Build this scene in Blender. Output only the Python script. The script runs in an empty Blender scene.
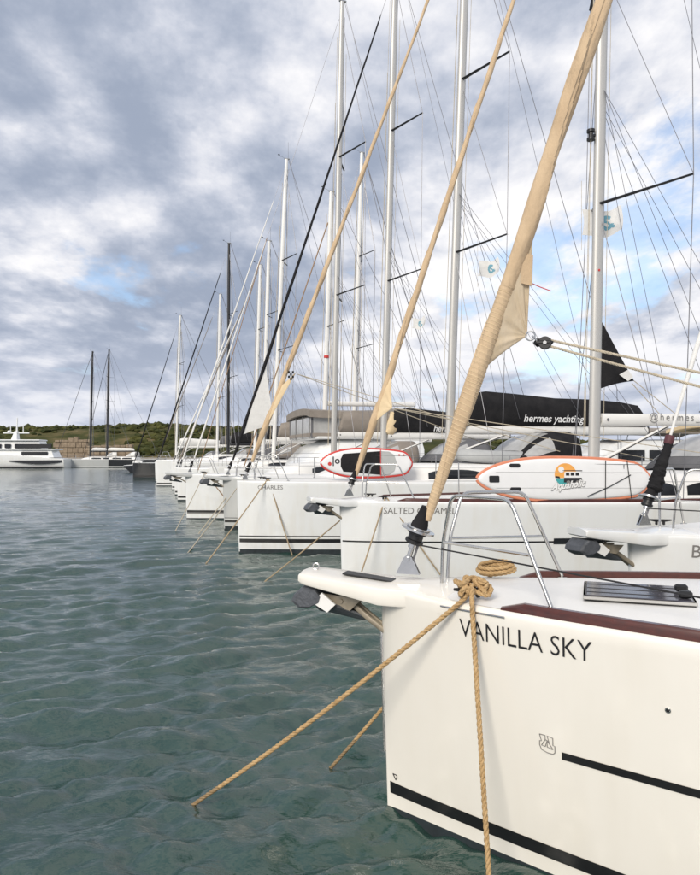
import bpy, math, random
import numpy as np
from mathutils import Vector, Matrix

random.seed(7)
RNG = np.random.default_rng(11)
SC = bpy.context.scene
COL = SC.collection

# ------------------------------------------------------------------ camera
F_PX, CAM_H, HOR = 697.0, 2.31, 455.0
cam = bpy.data.cameras.new('camera')
cam.sensor_width = 36.0
cam.lens = F_PX / 875 * 36.0
cam.shift_y = (HOR - 437.5) / 875
cam.clip_start = 0.05
cam.clip_end = 6000
cam_o = bpy.data.objects.new('camera', cam)
COL.objects.link(cam_o)
cam_o.location = (0, 0, CAM_H)
cam_o.rotation_euler = (math.radians(90), 0, 0)
SC.camera = cam_o

# ------------------------------------------------------------------ light
SUN_EL, SUN_AZ = 32.0, 205.0      # degrees; azimuth clockwise from +Y (behind the viewer, a little left)
SKY_STRENGTH = 0.10
sun = bpy.data.lights.new('sun', 'SUN')
sun.energy = 1.5
sun.angle = math.radians(22)
sun.color = (1.0, 0.925, 0.82)
sun_o = bpy.data.objects.new('sun', sun)
COL.objects.link(sun_o)
_az, _el = math.radians(SUN_AZ), math.radians(SUN_EL)
sun_dir = Vector((math.sin(_az) * math.cos(_el), math.cos(_az) * math.cos(_el), math.sin(_el)))
sun_o.rotation_euler = sun_dir.to_track_quat('Z', 'Y').to_euler()
sun_o.location = sun_dir * 60
SC.view_settings.view_transform = 'Standard'
SC.view_settings.look = 'None'
SC.view_settings.gamma = 1.0
SC.view_settings.use_curve_mapping = False
SC.view_settings.exposure = 1.0

world = bpy.data.worlds.new('World')
SC.world = world
world.use_nodes = True


def make_world(offset=(5.4, 33.9)):
    nt = world.node_tree
    nt.nodes.clear()
    N, Lk = nt.nodes.new, nt.links.new

    def sock(n, i, q):
        if q is None: return
        if isinstance(q, (int, float)): n.inputs[i].default_value = q
        else: Lk(q, n.inputs[i])

    def mt(op, a, b=None, c=None, clamp=False):
        n = N('ShaderNodeMath'); n.operation = op; n.use_clamp = clamp
        for i, q in enumerate((a, b, c)): sock(n, i, q)
        return n.outputs[0]

    def noise(vec, scale, detail, rough, dist=0.0):
        n = N('ShaderNodeTexNoise'); n.noise_dimensions = '3D'
        n.inputs['Scale'].default_value = scale
        n.inputs['Detail'].default_value = detail
        n.inputs['Roughness'].default_value = rough
        n.inputs['Distortion'].default_value = dist
        Lk(vec, n.inputs['Vector'])
        return n.outputs['Fac']

    def shift(vec, loc=(0, 0, 0), scale=(1, 1, 1)):
        m = N('ShaderNodeMapping'); Lk(vec, m.inputs[0])
        m.inputs['Location'].default_value = loc; m.inputs['Scale'].default_value = scale
        return m.outputs[0]

    def ramp(fac, stops, mode='EASE'):
        r = N('ShaderNodeValToRGB')
        r.color_ramp.interpolation = mode
        els = r.color_ramp.elements
        while len(els) < len(stops): els.new(0.5)
        for e, (p, c) in zip(els, stops):
            e.position = p; e.color = (*c, 1)
        Lk(fac, r.inputs[0])
        return r.outputs[0]

    out = N('ShaderNodeOutputWorld'); bg = N('ShaderNodeBackground')
    bg.inputs['Strength'].default_value = SKY_STRENGTH
    Lk(bg.outputs[0], out.inputs[0])
    sky = N('ShaderNodeTexSky'); sky.sky_type = 'NISHITA'; sky.sun_disc = False
    sky.sun_elevation = _el; sky.sun_rotation = _az
    sky.dust_density = 1.0; sky.ozone_density = 2.0
    tc = N('ShaderNodeTexCoord')
    sep = N('ShaderNodeSeparateXYZ'); Lk(tc.outputs['Generated'], sep.inputs[0])
    zc = mt('MAXIMUM', sep.outputs[2], 0.0)
    den = mt('ADD', zc, 0.20)              # a cloud deck that curves down to the horizon
    comb = N('ShaderNodeCombineXYZ')
    Lk(mt('DIVIDE', sep.outputs[0], den), comb.inputs[0]); Lk(mt('DIVIDE', sep.outputs[1], den), comb.inputs[1])
    P = shift(comb.outputs[0], (offset[0], offset[1], 0.0), (1.0, 0.75, 1.0))
    big = noise(P, 0.55, 2, 0.45, 0.15)
    mid = noise(shift(P, (4.7, 1.3, 2.0)), 1.35, 10, 0.60, 0.10)
    mid_s = noise(shift(P, (4.7 + .10, 1.3 + .12, 2.0)), 1.35, 8, 0.56, 0.10)   # the same field a step toward the sun
    fine = noise(shift(P, (9.1, 3.3, 5.0)), 4.2, 7, 0.55, 0.3)
    thick = mt('ADD', mt('MULTIPLY', big, 0.62), mt('ADD', mt('MULTIPLY', mid, 0.40), mt('MULTIPLY', fine, 0.13)))
    lit = mt('MULTIPLY', mt('SUBTRACT', mid_s, mid), 1.3)
    # thin places open to blue
    cover = ramp(mt('ADD', mt('MULTIPLY', mid, 0.72), mt('ADD', mt('MULTIPLY', big, 0.12), mt('MULTIPLY', fine, 0.16))), [(0.405, (0, 0, 0)), (0.465, (1, 1, 1))])
    shade = mt('SUBTRACT', mt('SUBTRACT', 1.125, thick), lit)
    col = ramp(shade, [(0.40, (0.30, 0.350, 0.455)), (0.48, (0.43, 0.475, 0.575)), (0.55, (0.63, 0.655, 0.735)), (0.64, (0.95, 0.935, 0.935))], 'B_SPLINE')
    k = 1.13 / (SKY_STRENGTH * 2 ** SC.view_settings.exposure)
    sc = N('ShaderNodeVectorMath'); sc.operation = 'SCALE'
    Lk(col, sc.inputs[0]); sc.inputs['Scale'].default_value = k
    mix = N('ShaderNodeMix'); mix.data_type = 'RGBA'
    Lk(mt('MULTIPLY_ADD', cover, .64, .36), mix.inputs[0]); Lk(sky.outputs[0], mix.inputs[6]); Lk(sc.outputs[0], mix.inputs[7])
    # haze of distant cloud low over the horizon
    hz = ramp(zc, [(0.0, (1, 1, 1)), (0.20, (0, 0, 0))])
    mix2 = N('ShaderNodeMix'); mix2.data_type = 'RGBA'
    Lk(mt('MULTIPLY', hz, 0.62), mix2.inputs[0]); Lk(mix.outputs[2], mix2.inputs[6])
    mix2.inputs[7].default_value = (0.56 * k, 0.60 * k, 0.71 * k, 1)
    Lk(mix2.outputs[2], bg.inputs['Color'])


make_world()

# ------------------------------------------------------------------ materials
MATS = {}


def mat(name, col, rough=0.5, metal=0.0, var=0.0, vscale=6.0, bump=0.0, bscale=30.0, coat=0.0, col2=None,
        trans=0.0, wave=None, spec=None, stretch=(1, 1, 1), alpha=1.0):
    if name in MATS: return MATS[name]
    m = bpy.data.materials.new(name); m.use_nodes = True
    nt = m.node_tree; b = nt.nodes['Principled BSDF']
    N, Lk = nt.nodes.new, nt.links.new
    b.inputs['Base Color'].default_value = (*col, 1)
    b.inputs['Roughness'].default_value = rough
    b.inputs['Metallic'].default_value = metal
    b.inputs['Coat Weight'].default_value = coat
    b.inputs['Coat Roughness'].default_value = 0.08
    if spec is not None: b.inputs['Specular IOR Level'].default_value = spec
    if trans: b.inputs['Transmission Weight'].default_value = trans
    b.inputs['Alpha'].default_value = alpha
    tc = N('ShaderNodeTexCoord'); mp = N('ShaderNodeMapping')
    mp.inputs['Scale'].default_value = stretch
    Lk(tc.outputs['Object'], mp.inputs[0])
    if var or col2:
        n = N('ShaderNodeTexNoise'); n.inputs['Scale'].default_value = vscale
        n.inputs['Detail'].default_value = 6; n.inputs['Roughness'].default_value = 0.6
        Lk(mp.outputs[0], n.inputs['Vector'])
        r = N('ShaderNodeValToRGB')
        r.color_ramp.elements[0].position = 0.3; r.color_ramp.elements[1].position = 0.7
        c2 = col2 or tuple(c * (1 - var) for c in col)
        r.color_ramp.elements[0].color = (*c2, 1); r.color_ramp.elements[1].color = (*col, 1)
        Lk(n.outputs['Fac'], r.inputs[0]); Lk(r.outputs[0], b.inputs['Base Color'])
        mr = N('ShaderNodeMapRange'); mr.inputs['To Min'].default_value = min(1, rough * 1.25)
        mr.inputs['To Max'].default_value = rough * 0.85
        Lk(n.outputs['Fac'], mr.inputs[0]); Lk(mr.outputs[0], b.inputs['Roughness'])
    last = None
    if bump:
        n2 = N('ShaderNodeTexNoise'); n2.inputs['Scale'].default_value = bscale
        n2.inputs['Detail'].default_value = 5
        Lk(mp.outputs[0], n2.inputs['Vector'])
        bp = N('ShaderNodeBump'); bp.inputs['Strength'].default_value = bump
        bp.inputs['Distance'].default_value = 0.02
        Lk(n2.outputs['Fac'], bp.inputs['Height']); last = bp
        Lk(bp.outputs[0], b.inputs['Normal'])
    MATS[name] = m
    return m


def gelcoat(name, col, streak=(0.60, 0.54, 0.42), amount=0.35):
    """white gelcoat: faint vertical rust/salt streaks and large soft stains"""
    if name in MATS: return MATS[name]
    m = mat(name, col, rough=0.22, coat=0.3)
    nt = m.node_tree; b = nt.nodes['Principled BSDF']; N, Lk = nt.nodes.new, nt.links.new
    tc = N('ShaderNodeTexCoord')
    mp = N('ShaderNodeMapping'); mp.inputs['Scale'].default_value = (7, 7, 0.5)
    Lk(tc.outputs['Object'], mp.inputs[0])
    n = N('ShaderNodeTexNoise'); n.inputs['Scale'].default_value = 1.0; n.inputs['Detail'].default_value = 7
    Lk(mp.outputs[0], n.inputs['Vector'])
    n2 = N('ShaderNodeTexNoise'); n2.inputs['Scale'].default_value = 1.3; n2.inputs['Detail'].default_value = 5
    Lk(tc.outputs['Object'], n2.inputs['Vector'])
    mu = N('ShaderNodeMath'); mu.operation = 'MULTIPLY'; Lk(n.outputs['Fac'], mu.inputs[0]); Lk(n2.outputs['Fac'], mu.inputs[1])
    r = N('ShaderNodeValToRGB'); r.color_ramp.elements[0].position = 0.22; r.color_ramp.elements[1].position = 0.5
    r.color_ramp.elements[1].color = (amount,) * 3 + (1,)
    Lk(mu.outputs[0], r.inputs[0])
    mx = N('ShaderNodeMix'); mx.data_type = 'RGBA'
    mx.inputs[6].default_value = (*col, 1); mx.inputs[7].default_value = (*streak, 1)
    Lk(r.outputs[0], mx.inputs[0]); Lk(mx.outputs[2], b.inputs['Base Color'])
    n3 = N('ShaderNodeTexNoise'); n3.inputs['Scale'].default_value = 1.6; n3.inputs['Detail'].default_value = 2
    Lk(tc.outputs['Object'], n3.inputs['Vector'])
    bp = N('ShaderNodeBump'); bp.inputs['Strength'].default_value = 0.25; bp.inputs['Distance'].default_value = 0.01
    Lk(n3.outputs['Fac'], bp.inputs['Height']); Lk(bp.outputs[0], b.inputs['Normal']); Lk(bp.outputs[0], b.inputs['Coat Normal'])
    mr = N('ShaderNodeMapRange'); mr.inputs['To Min'].default_value = 0.18; mr.inputs['To Max'].default_value = 0.36
    Lk(mu.outputs[0], mr.inputs[0]); Lk(mr.outputs[0], b.inputs['Roughness'])
    return m


def init_mats():
    gelcoat('hull_cream', (0.80, 0.765, 0.69), amount=.16)
    gelcoat('hull_white', (0.75, 0.76, 0.755))
    gelcoat('hull_pale_grey', (0.50, 0.51, 0.50), streak=(.4, .38, .33))
    mat('hull_black', (0.018, 0.019, 0.022), 0.25, coat=.3)
    mat('deck_white', (0.80, 0.79, 0.76), 0.42, var=0.07, vscale=3, bump=0.12, bscale=220)
    mat('paint_black', (0.012, 0.012, 0.013), 0.30, var=.3)
    mat('mahogany', (0.085, 0.017, 0.010), 0.28, coat=0.4, col2=(0.045, 0.010, 0.006), vscale=5, stretch=(1, 12, 12))
    mat('stainless', (0.62, 0.61, 0.59), 0.22, metal=1.0, var=0.15, vscale=14)
    mat('mast_alloy', (0.50, 0.49, 0.465), 0.42, metal=0.3, var=0.10, vscale=1.4, stretch=(2, 2, .5))
    mat('mast_white', (0.74, 0.73, 0.70), 0.38, var=0.06, vscale=2)
    mat('mast_black', (0.018, 0.018, 0.02), 0.35, var=.2)
    mat('spreader_dark', (0.035, 0.036, 0.04), 0.4, metal=.4)
    mat('tan_cloth', (0.60, 0.455, 0.295), 0.9, spec=.2, col2=(0.45, 0.325, 0.20), vscale=2.2, bump=1.0, bscale=9, stretch=(1.7, 1.7, .8))
    mat('cream_cloth', (0.72, 0.58, 0.37), 0.9, col2=(0.60, 0.46, 0.28), vscale=2.2, bump=0.5, bscale=14)
    mat('black_cloth', (0.012, 0.012, 0.0135), 0.9, spec=.15, col2=(0.026, 0.025, 0.026), vscale=3, bump=0.6, bscale=9)
    mat('white_cloth', (0.74, 0.73, 0.70), 0.85, var=.08, vscale=3, bump=0.5, bscale=10)
    mat('grey_cloth', (0.15, 0.15, 0.158), 0.9, spec=.2, var=.25, vscale=2, bump=0.6, bscale=7)
    mat('taupe_cloth', (0.27, 0.235, 0.20), 0.9, var=.2, vscale=2, bump=0.6, bscale=7)
    mat('brown_cloth', (0.22, 0.115, 0.05), 0.9, var=.3, vscale=3, bump=0.6, bscale=8)
    mat('clear_vinyl', (0.46, 0.46, 0.45), 0.14, var=.3, vscale=2.5)
    mat('dark_glass', (0.02, 0.022, 0.026), 0.06, var=.3, vscale=2)
    mat('hatch_glass_sheen', (0.085, 0.08, 0.095), 0.10, var=.3, vscale=3)  # dark hatch glass, lightened in its colour for the sky it reflects
    mat('black_plastic', (0.010, 0.010, 0.011), 0.42, var=.2)
    mat('galvanised', (0.16, 0.17, 0.185), 0.5, metal=.55, var=.35, vscale=16, bump=.3, bscale=60)
    mat('anchor_blue', (0.105, 0.112, 0.125), 0.5, metal=.2, var=.4, vscale=14, bump=.3, bscale=50)
    mat('bracket_steel', (0.42, 0.36, 0.27), 0.45, metal=.5, var=.4, vscale=12)
    mat('rope_tan', (0.60, 0.41, 0.205), 0.9, col2=(0.42, 0.265, 0.115), vscale=26, bump=.6, bscale=160)
    mat('rope_dull', (0.44, 0.335, 0.21), 0.9, var=.35, vscale=20)
    mat('rope_wet', (0.34, 0.23, 0.115), 0.45, var=.4, vscale=30)
    mat('rope_pale', (0.56, 0.49, 0.37), 0.9, var=.35, vscale=20)
    mat('rope_brown', (0.34, 0.22, 0.13), 0.9, var=.3, vscale=20)
    mat('rope_black', (0.02, 0.02, 0.022), 0.9, var=.3)
    mat('wire', (0.20, 0.20, 0.215), 0.4, metal=.6, var=.2)
    mat('letter_black', (0.015, 0.015, 0.017), 0.4, var=.2)
    mat('letter_grey', (0.20, 0.19, 0.18), 0.5, var=.2)
    mat('letter_white', (0.75, 0.75, 0.74), 0.6, var=.05)
    mat('board_white', (0.76, 0.76, 0.76), 0.4, var=.05, vscale=4)
    mat('board_grey', (0.42, 0.43, 0.42), 0.5, var=.1)
    mat('orange_rail', (0.70, 0.25, 0.14), 0.4, var=.15)
    mat('red_rail', (0.60, 0.045, 0.035), 0.4, var=.15)
    mat('logo_orange', (0.80, 0.37, 0.08), 0.5, var=.1)
    mat('logo_teal', (0.05, 0.33, 0.34), 0.5, var=.1)
    mat('flag_blue', (0.17, 0.38, 0.47), 0.8, var=.1)
    mat('maroon', (0.10, 0.028, 0.035), 0.6, var=.2)
    mat('rubber_grey', (0.42, 0.43, 0.43), 0.6, var=.15, vscale=4)
    mat('antifoul', (0.02, 0.03, 0.035), 0.7, var=.4, vscale=9)
    mat('stone', (0.30, 0.235, 0.165), 0.95, col2=(0.17, 0.13, 0.09), vscale=0.8, bump=1, bscale=2)
    mat('concrete', (0.34, 0.31, 0.27), 0.9, var=.3, vscale=.6, bump=.5, bscale=3)
    mat('bark', (0.06, 0.045, 0.03), 0.9, var=.3)
    mat('orange_float', (0.75, 0.22, 0.06), 0.5, var=.2)


init_mats()


def sail_cloth():
    # thin sun-bleached sailcloth: light comes through it, creases fan out
    m = mat('sail_cloth', (0.74, 0.64, 0.48), 0.85, col2=(0.60, 0.49, 0.33), vscale=5, bump=0.8, bscale=7, stretch=(2.2, 2.2, .8))
    nt = m.node_tree; b = nt.nodes['Principled BSDF']; N, Lk = nt.nodes.new, nt.links.new
    tr = N('ShaderNodeBsdfTranslucent'); tr.inputs['Color'].default_value = (0.66, 0.50, 0.30, 1)
    mx = N('ShaderNodeMixShader'); mx.inputs[0].default_value = .32
    Lk(b.outputs[0], mx.inputs[1]); Lk(tr.outputs[0], mx.inputs[2])
    Lk(mx.outputs[0], nt.nodes['Material Output'].inputs['Surface'])


sail_cloth()


def M(n): return MATS[n]


# ------------------------------------------------------------------ geometry helpers
class G:
    def __init__(self): self.v = []; self.f = []
    def add(self, vf):
        o = len(self.v)
        self.v.extend([tuple(map(float, p)) for p in vf[0]])
        self.f.extend([tuple(i + o for i in q) for q in vf[1]])
        return self
    def build(self, name, m, parent=None, smooth=True, angle=40): return mk(name, (self.v, self.f), m, parent, smooth, angle)


def mk(name, vf, m, parent=None, smooth=True, angle=40):
    me = bpy.data.meshes.new(name)
    me.from_pydata([tuple(map(float, p)) for p in vf[0]], [], [tuple(map(int, q)) for q in vf[1]])
    me.materials.append(M(m) if isinstance(m, str) else m)
    if smooth:
        me.polygons.foreach_set('use_smooth', [True] * len(me.polygons))
        me.update()
        try: me.set_sharp_from_angle(angle=math.radians(angle))
        except Exception: pass
    me.update()
    o = bpy.data.objects.new(name, me); COL.objects.link(o)
    if parent is not None: o.parent = parent
    return o


def empty(name, loc=(0, 0, 0), rz=0.0):
    o = bpy.data.objects.new(name, None); COL.objects.link(o)
    o.location = loc; o.rotation_euler = (0, 0, rz); o.empty_display_size = 0.2
    return o


def tag(o, label, cat, group=None):
    o['label'] = label; o['category'] = cat
    if group: o['group'] = group
    return o


def catmull(pts, n=8):
    p = [np.array(q, float) for q in pts]
    p = [2 * p[0] - p[1]] + p + [2 * p[-1] - p[-2]]
    out = []
    for i in range(1, len(p) - 2):
        for k in range(n):
            t = k / n
            out.append(0.5 * (2 * p[i] + (p[i + 1] - p[i - 1]) * t + (2 * p[i - 1] - 5 * p[i] + 4 * p[i + 1] - p[i + 2]) * t * t
                              + (-p[i - 1] + 3 * p[i] - 3 * p[i + 1] + p[i + 2]) * t ** 3))
    out.append(p[-2])
    return out


def bend(pts, r=0.06, n=5):
    """polyline with rounded corners"""
    p = [np.array(q, float) for q in pts]; out = [p[0]]
    for i in range(1, len(p) - 1):
        a, b, c = p[i - 1], p[i], p[i + 1]
        ra = min(r, np.linalg.norm(b - a) * .45, np.linalg.norm(c - b) * .45)
        s = b + (a - b) / np.linalg.norm(a - b) * ra; e = b + (c - b) / np.linalg.norm(c - b) * ra
        for k in range(n + 1):
            t = k / n; out.append((1 - t) ** 2 * s + 2 * t * (1 - t) * b + t * t * e)
    out.append(p[-1])
    return out


def frames(pts):
    p = np.array(pts, float); n = len(p)
    T = np.gradient(p, axis=0); T /= np.linalg.norm(T, axis=1)[:, None] + 1e-12
    ref = np.array([0, 0, 1.0]) if abs(T[0][2]) < 0.9 else np.array([1.0, 0, 0])
    u = np.cross(ref, T[0]); u /= np.linalg.norm(u)
    U = [u]
    for i in range(1, n):
        u = U[-1] - T[i] * np.dot(U[-1], T[i]); u /= np.linalg.norm(u) + 1e-12; U.append(u)
    U = np.array(U); V = np.cross(T, U)
    return p, T, U, V


def tube(pts, r, n=8, rv=None, caps=True):
    """r: radius or list along the path; rv: radius on the second axis"""
    p, T, U, V = frames(pts)
    m = len(p)
    R = np.full(m, r, float) if np.isscalar(r) else np.array(r, float)
    RV = R if rv is None else (np.full(m, rv, float) if np.isscalar(rv) else np.array(rv, float))
    v, f = [], []
    for i in range(m):
        for k in range(n):
            a = 2 * math.pi * k / n
            v.append(p[i] + U[i] * math.cos(a) * R[i] + V[i] * math.sin(a) * RV[i])
    for i in range(m - 1):
        for k in range(n):
            k2 = (k + 1) % n
            f.append((i * n + k, i * n + k2, (i + 1) * n + k2, (i + 1) * n + k))
    if caps:
        f.append(tuple(range(n - 1, -1, -1))); f.append(tuple((m - 1) * n + k for k in range(n)))
    return v, f


def loft(rings, closed=True, caps=True):
    m, n = len(rings), len(rings[0]); v = [q for r in rings for q in r]; f = []
    kk = n if closed else n - 1
    for i in range(m - 1):
        for k in range(kk):
            k2 = (k + 1) % n
            f.append((i * n + k, i * n + k2, (i + 1) * n + k2, (i + 1) * n + k))
    if caps and closed:
        f.append(tuple(range(n - 1, -1, -1))); f.append(tuple((m - 1) * n + k for k in range(n)))
    return v, f


def rbox(c, s, b=0.01):
    """box with chamfered edges (superellipse-like ring loft)"""
    cx, cy, cz = c; hx, hy, hz = s[0] / 2, s[1] / 2, s[2] / 2
    b = min(b, hx * .9, hy * .9, hz * .9)
    def ring(z, ins):
        x, y = hx - ins, hy - ins; e = b
        pts = [(x - e, -y), (x, -y + e), (x, y - e), (x - e, y), (-x + e, y), (-x, y - e), (-x, -y + e), (-x + e, -y)]
        return [(cx + q[0], cy + q[1], cz + z) for q in pts]
    return loft([ring(-hz, b), ring(-hz + b, 0), ring(hz - b, 0), ring(hz, b)])


def disc_cyl(c, axis, r, h, n=20, prof=None):
    """lathe along axis; prof = [(t along 0..1, radius factor)]"""
    ax = np.array(axis, float); ax /= np.linalg.norm(ax); c = np.array(c, float)
    prof = prof or [(0, .92), (.06, 1), (.94, 1), (1, .92)]
    pts = [c + ax * h * t for t, _ in prof]
    ref = np.array([0, 0, 1.0]) if abs(ax[2]) < .9 else np.array([1.0, 0, 0])
    u = np.cross(ref, ax); u /= np.linalg.norm(u); w = np.cross(ax, u)
    rings = [[p + (u * math.cos(2 * math.pi * k / n) + w * math.sin(2 * math.pi * k / n)) * r * q for k in range(n)]
             for p, (_, q) in zip(pts, prof)]
    return loft(rings)


def grid(fn, nu, nv):
    v = [fn(i / nu, j / nv) for i in range(nu + 1) for j in range(nv + 1)]
    f = [(i * (nv + 1) + j, (i + 1) * (nv + 1) + j, (i + 1) * (nv + 1) + j + 1, i * (nv + 1) + j + 1)
         for i in range(nu) for j in range(nv)]
    return v, f


def slab(fn, nu, nv, nrm, th):
    """thick sheet from a surface function; nrm(u,v)->unit normal"""
    a, fa = grid(fn, nu, nv)
    b = []
    for i in range(nu + 1):
        for j in range(nv + 1):
            b.append(np.array(fn(i / nu, j / nv), float) - np.array(nrm(i / nu, j / nv), float) * th)
    o = len(a); f = list(fa) + [tuple(reversed([q + o for q in t])) for t in fa]
    idx = lambda i, j: i * (nv + 1) + j
    edge = [idx(i, 0) for i in range(nu + 1)] + [idx(nu, j) for j in range(1, nv + 1)] + \
           [idx(i, nv) for i in range(nu - 1, -1, -1)] + [idx(0, j) for j in range(nv - 1, 0, -1)]
    for k in range(len(edge)):
        p, q = edge[k], edge[(k + 1) % len(edge)]
        f.append((q, p, p + o, q + o))
    return list(a) + b, f


def rope(path, R, pitch=None, n=6, spp=9):
    """three-strand laid rope"""
    p = np.array(path, float)
    L = np.concatenate([[0], np.cumsum(np.linalg.norm(np.diff(p, axis=0), axis=1))])
    pitch = pitch or R * 6.5
    m = max(8, int(L[-1] / pitch * spp))
    s = np.linspace(0, L[-1], m)
    q = np.stack([np.interp(s, L, p[:, k]) for k in range(3)], 1)
    P, T, U, V = frames(q)
    g = G()
    for k in range(3):
        ph = 2 * math.pi * (s / pitch + k / 3)
        c = P + (U * np.cos(ph)[:, None] + V * np.sin(ph)[:, None]) * R * .5
        g.add(tube(c, R * .56, n))
    return g


def text_geo(s, shear=0.0, bold=0.0, space=1.0):
    cu = bpy.data.curves.new('lettering', 'FONT'); cu.body = s; cu.shear = shear; cu.space_character = space
    cu.offset = bold; cu.resolution_u = 3
    o = bpy.data.objects.new('lettering', cu); COL.objects.link(o)
    bpy.context.view_layer.update()
    ev = o.evaluated_get(bpy.context.evaluated_depsgraph_get()); me = ev.to_mesh()
    v = np.array([tuple(q.co) for q in me.vertices]); f = [tuple(p.vertices) for p in me.polygons]
    ev.to_mesh_clear(); bpy.data.objects.remove(o); bpy.data.curves.remove(cu)
    v[:, 0] -= v[:, 0].min(); v[:, 1] -= v[:, 1].min()
    return v[:, :2], f


def sag(a, b, s, n=16):
    a = np.array(a, float); b = np.array(b, float)
    return [a + (b - a) * t + np.array([0, 0, -4 * s * t * (1 - t)]) for t in np.linspace(0, 1, n)]


def P(px, py, d):
    """photo pixel at depth d -> world point (survey of the photograph)"""
    return Vector(((px - 350) / F_PX * d, d, CAM_H + (HOR - py) / F_PX * d))


# ------------------------------------------------------------------ hull surface
class Hull:
    def __init__(s, L=12.0, hf=1.47, wd=0.645, ww=0.42, bmax=1.8, sheer=0.012, rake=0.03):
        s.L, s.hf, s.a, s.k, s.bm, s.sheer, s.rake = L, hf, wd, ww, bmax, sheer, rake
    def wd(s, x):
        q = x * 12.0 / s.L
        return s.a * q ** .61 / (1 + (q / 9) ** 3) ** .3
    def ww(s, x): return s.bm * math.tanh(s.k * x / s.bm)
    def zd(s, x): return s.hf - s.sheer * x + 0.0009 * x * x
    def w(s, x, z):
        wd, ww = s.wd(x), s.ww(x)
        e = 0.014
        if z >= 0:
            r = ww + (wd - ww) * min(1, z / s.zd(x)) ** .9
        else:
            r = ww * math.sqrt(max(0.0, 1 - (z / .75) ** 2))
        return math.sqrt(r * r + e * e * (1 if x > 0 else .3))
    def pt(s, x, z, side=-1, off=0.0):
        sh = -s.rake * z * math.exp(-x * 1.5)
        p = np.array([x + sh, side * s.w(x, z), z])
        if off:
            d = 0.01
            pa = np.array([x + d + sh, side * s.w(x + d, z), z]); pb = np.array([x + sh, side * s.w(x, z + d), z + d])
            n = np.cross(pa - p, pb - p); n /= np.linalg.norm(n)
            if n[1] * side < 0: n = -n
            p = p + n * off
        return p
    def arc(s, x0, z, dist, side=-1):
        """x reached after travelling dist along the hull side at height z"""
        x = x0; p = s.pt(x, z, side); t = 0.0
        while t < dist:
            x2 = x + .01; q = s.pt(x2, z, side); t += np.linalg.norm(q - p); p = q; x = x2
        return x

    def build(s, parent, m_hull, m_deck, top_r=0.035):
        xs = [0, .004, .012, .03, .06, .1, .16, .24, .34, .46, .6, .78, 1.0, 1.25, 1.5, 1.8, 2.2, 2.6, 3.1, 3.7, 4.4, 5.2, 6, 7, 8, 9, 10, 11, 11.6, 12]
        xs = [x * s.L / 12 for x in xs]
        zf = [-.74, -.6, -.4, -.2, -.05, 0, .08, .2, .33, .46, .58, .7, .8, .88, .94]
        rings = []
        for x in xs:
            zd = s.zd(x); side = []
            for q in zf: side.append(q if q < 0 else q * zd)
            zr = zd - top_r
            half = [(s.w(x, z), z) for z in side] + [(s.w(x, zr), zr)]
            r = min(top_r, half[-1][0] * .8)
            wtop = half[-1][0]
            for a in (22, 45, 68, 90):
                a = math.radians(a)
                half.append((wtop - r * (1 - math.cos(a)), zr + top_r * math.sin(a)))
            sh = lambda z: -s.rake * z * math.exp(-x * 1.5)
            port = [(x + sh(z), -w, z) for w, z in reversed(half)]
            star = [(x + sh(z), w, z) for w, z in half]
            rings.append(port + star)
        v, f = loft(rings, closed=False)
        n = len(rings[0]); b = (len(rings) - 1) * n
        f.append(tuple(b + k for k in range(n)))
        f.append(tuple(reversed(range(n))))
        h = mk('hull', (v, f), m_hull, parent, True, 50)
        h.data.materials.append(M('antifoul'))
        for pl in h.data.polygons:
            if len(pl.vertices) == 4 and all(v[q][2] < 1e-4 for q in pl.vertices): pl.material_index = 1
        # deck: camber between the two rounded gunwales
        def dk(u, t):
            x = xs[0] + (s.L - .002) * (u ** 1.8)
            r = min(top_r, s.w(x, s.zd(x) - top_r) * .8)
            hw = s.w(x, s.zd(x) - top_r) - r + .004
            y = (t * 2 - 1) * hw
            return (x - s.rake * s.zd(x) * math.exp(-x * 1.5), y, s.zd(x) + .002 + .05 * min(1, hw) * (1 - (t * 2 - 1) ** 2))
        d = mk('deck', grid(dk, 40, 12), m_deck, parent)
        return h, d

    def deckz(s, x, y=0.0):
        hw = max(.05, s.wd(x)); return s.zd(x) + .002 + .05 * min(1, hw) * max(0, 1 - (y / hw) ** 2)

    def stripe(s, name, x0, x1, z0, z1, m, parent, off=.004, side=-1, dz=0.0, n=40):
        def fn(u, t):
            x = x0 + (x1 - x0) * u ** 1.4
            z = z0 + (z1 - z0) * t + dz * x
            return s.pt(x, z, side, off)
        g = grid(fn, n, 2)
        if side > 0: g = (g[0], [tuple(reversed(q)) for q in g[1]])
        return mk(name, g, m, parent)

    def lettering(s, name, txt, x0, z0, width, height, m, parent, shear=0, bold=0.0, slope=0.0, off=.004, side=-1):
        v, f = text_geo(txt, shear, bold)
        sx, sz = width / v[:, 0].max(), height / v[:, 1].max()
        step = .01; xs = [x0]; tot = [0.0]; p = s.pt(x0, z0, side)
        while tot[-1] < width + .05:
            x = xs[-1] + step; q = s.pt(x, z0, side); tot.append(tot[-1] + np.linalg.norm(q - p)); xs.append(x); p = q
        out = []
        for tx, ty in v:
            x = float(np.interp(tx * sx, tot, xs)); out.append(s.pt(x, z0 + ty * sz + slope * tx * sx, side, off))
        return mk(name, (out, f), m, parent, smooth=False)


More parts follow.
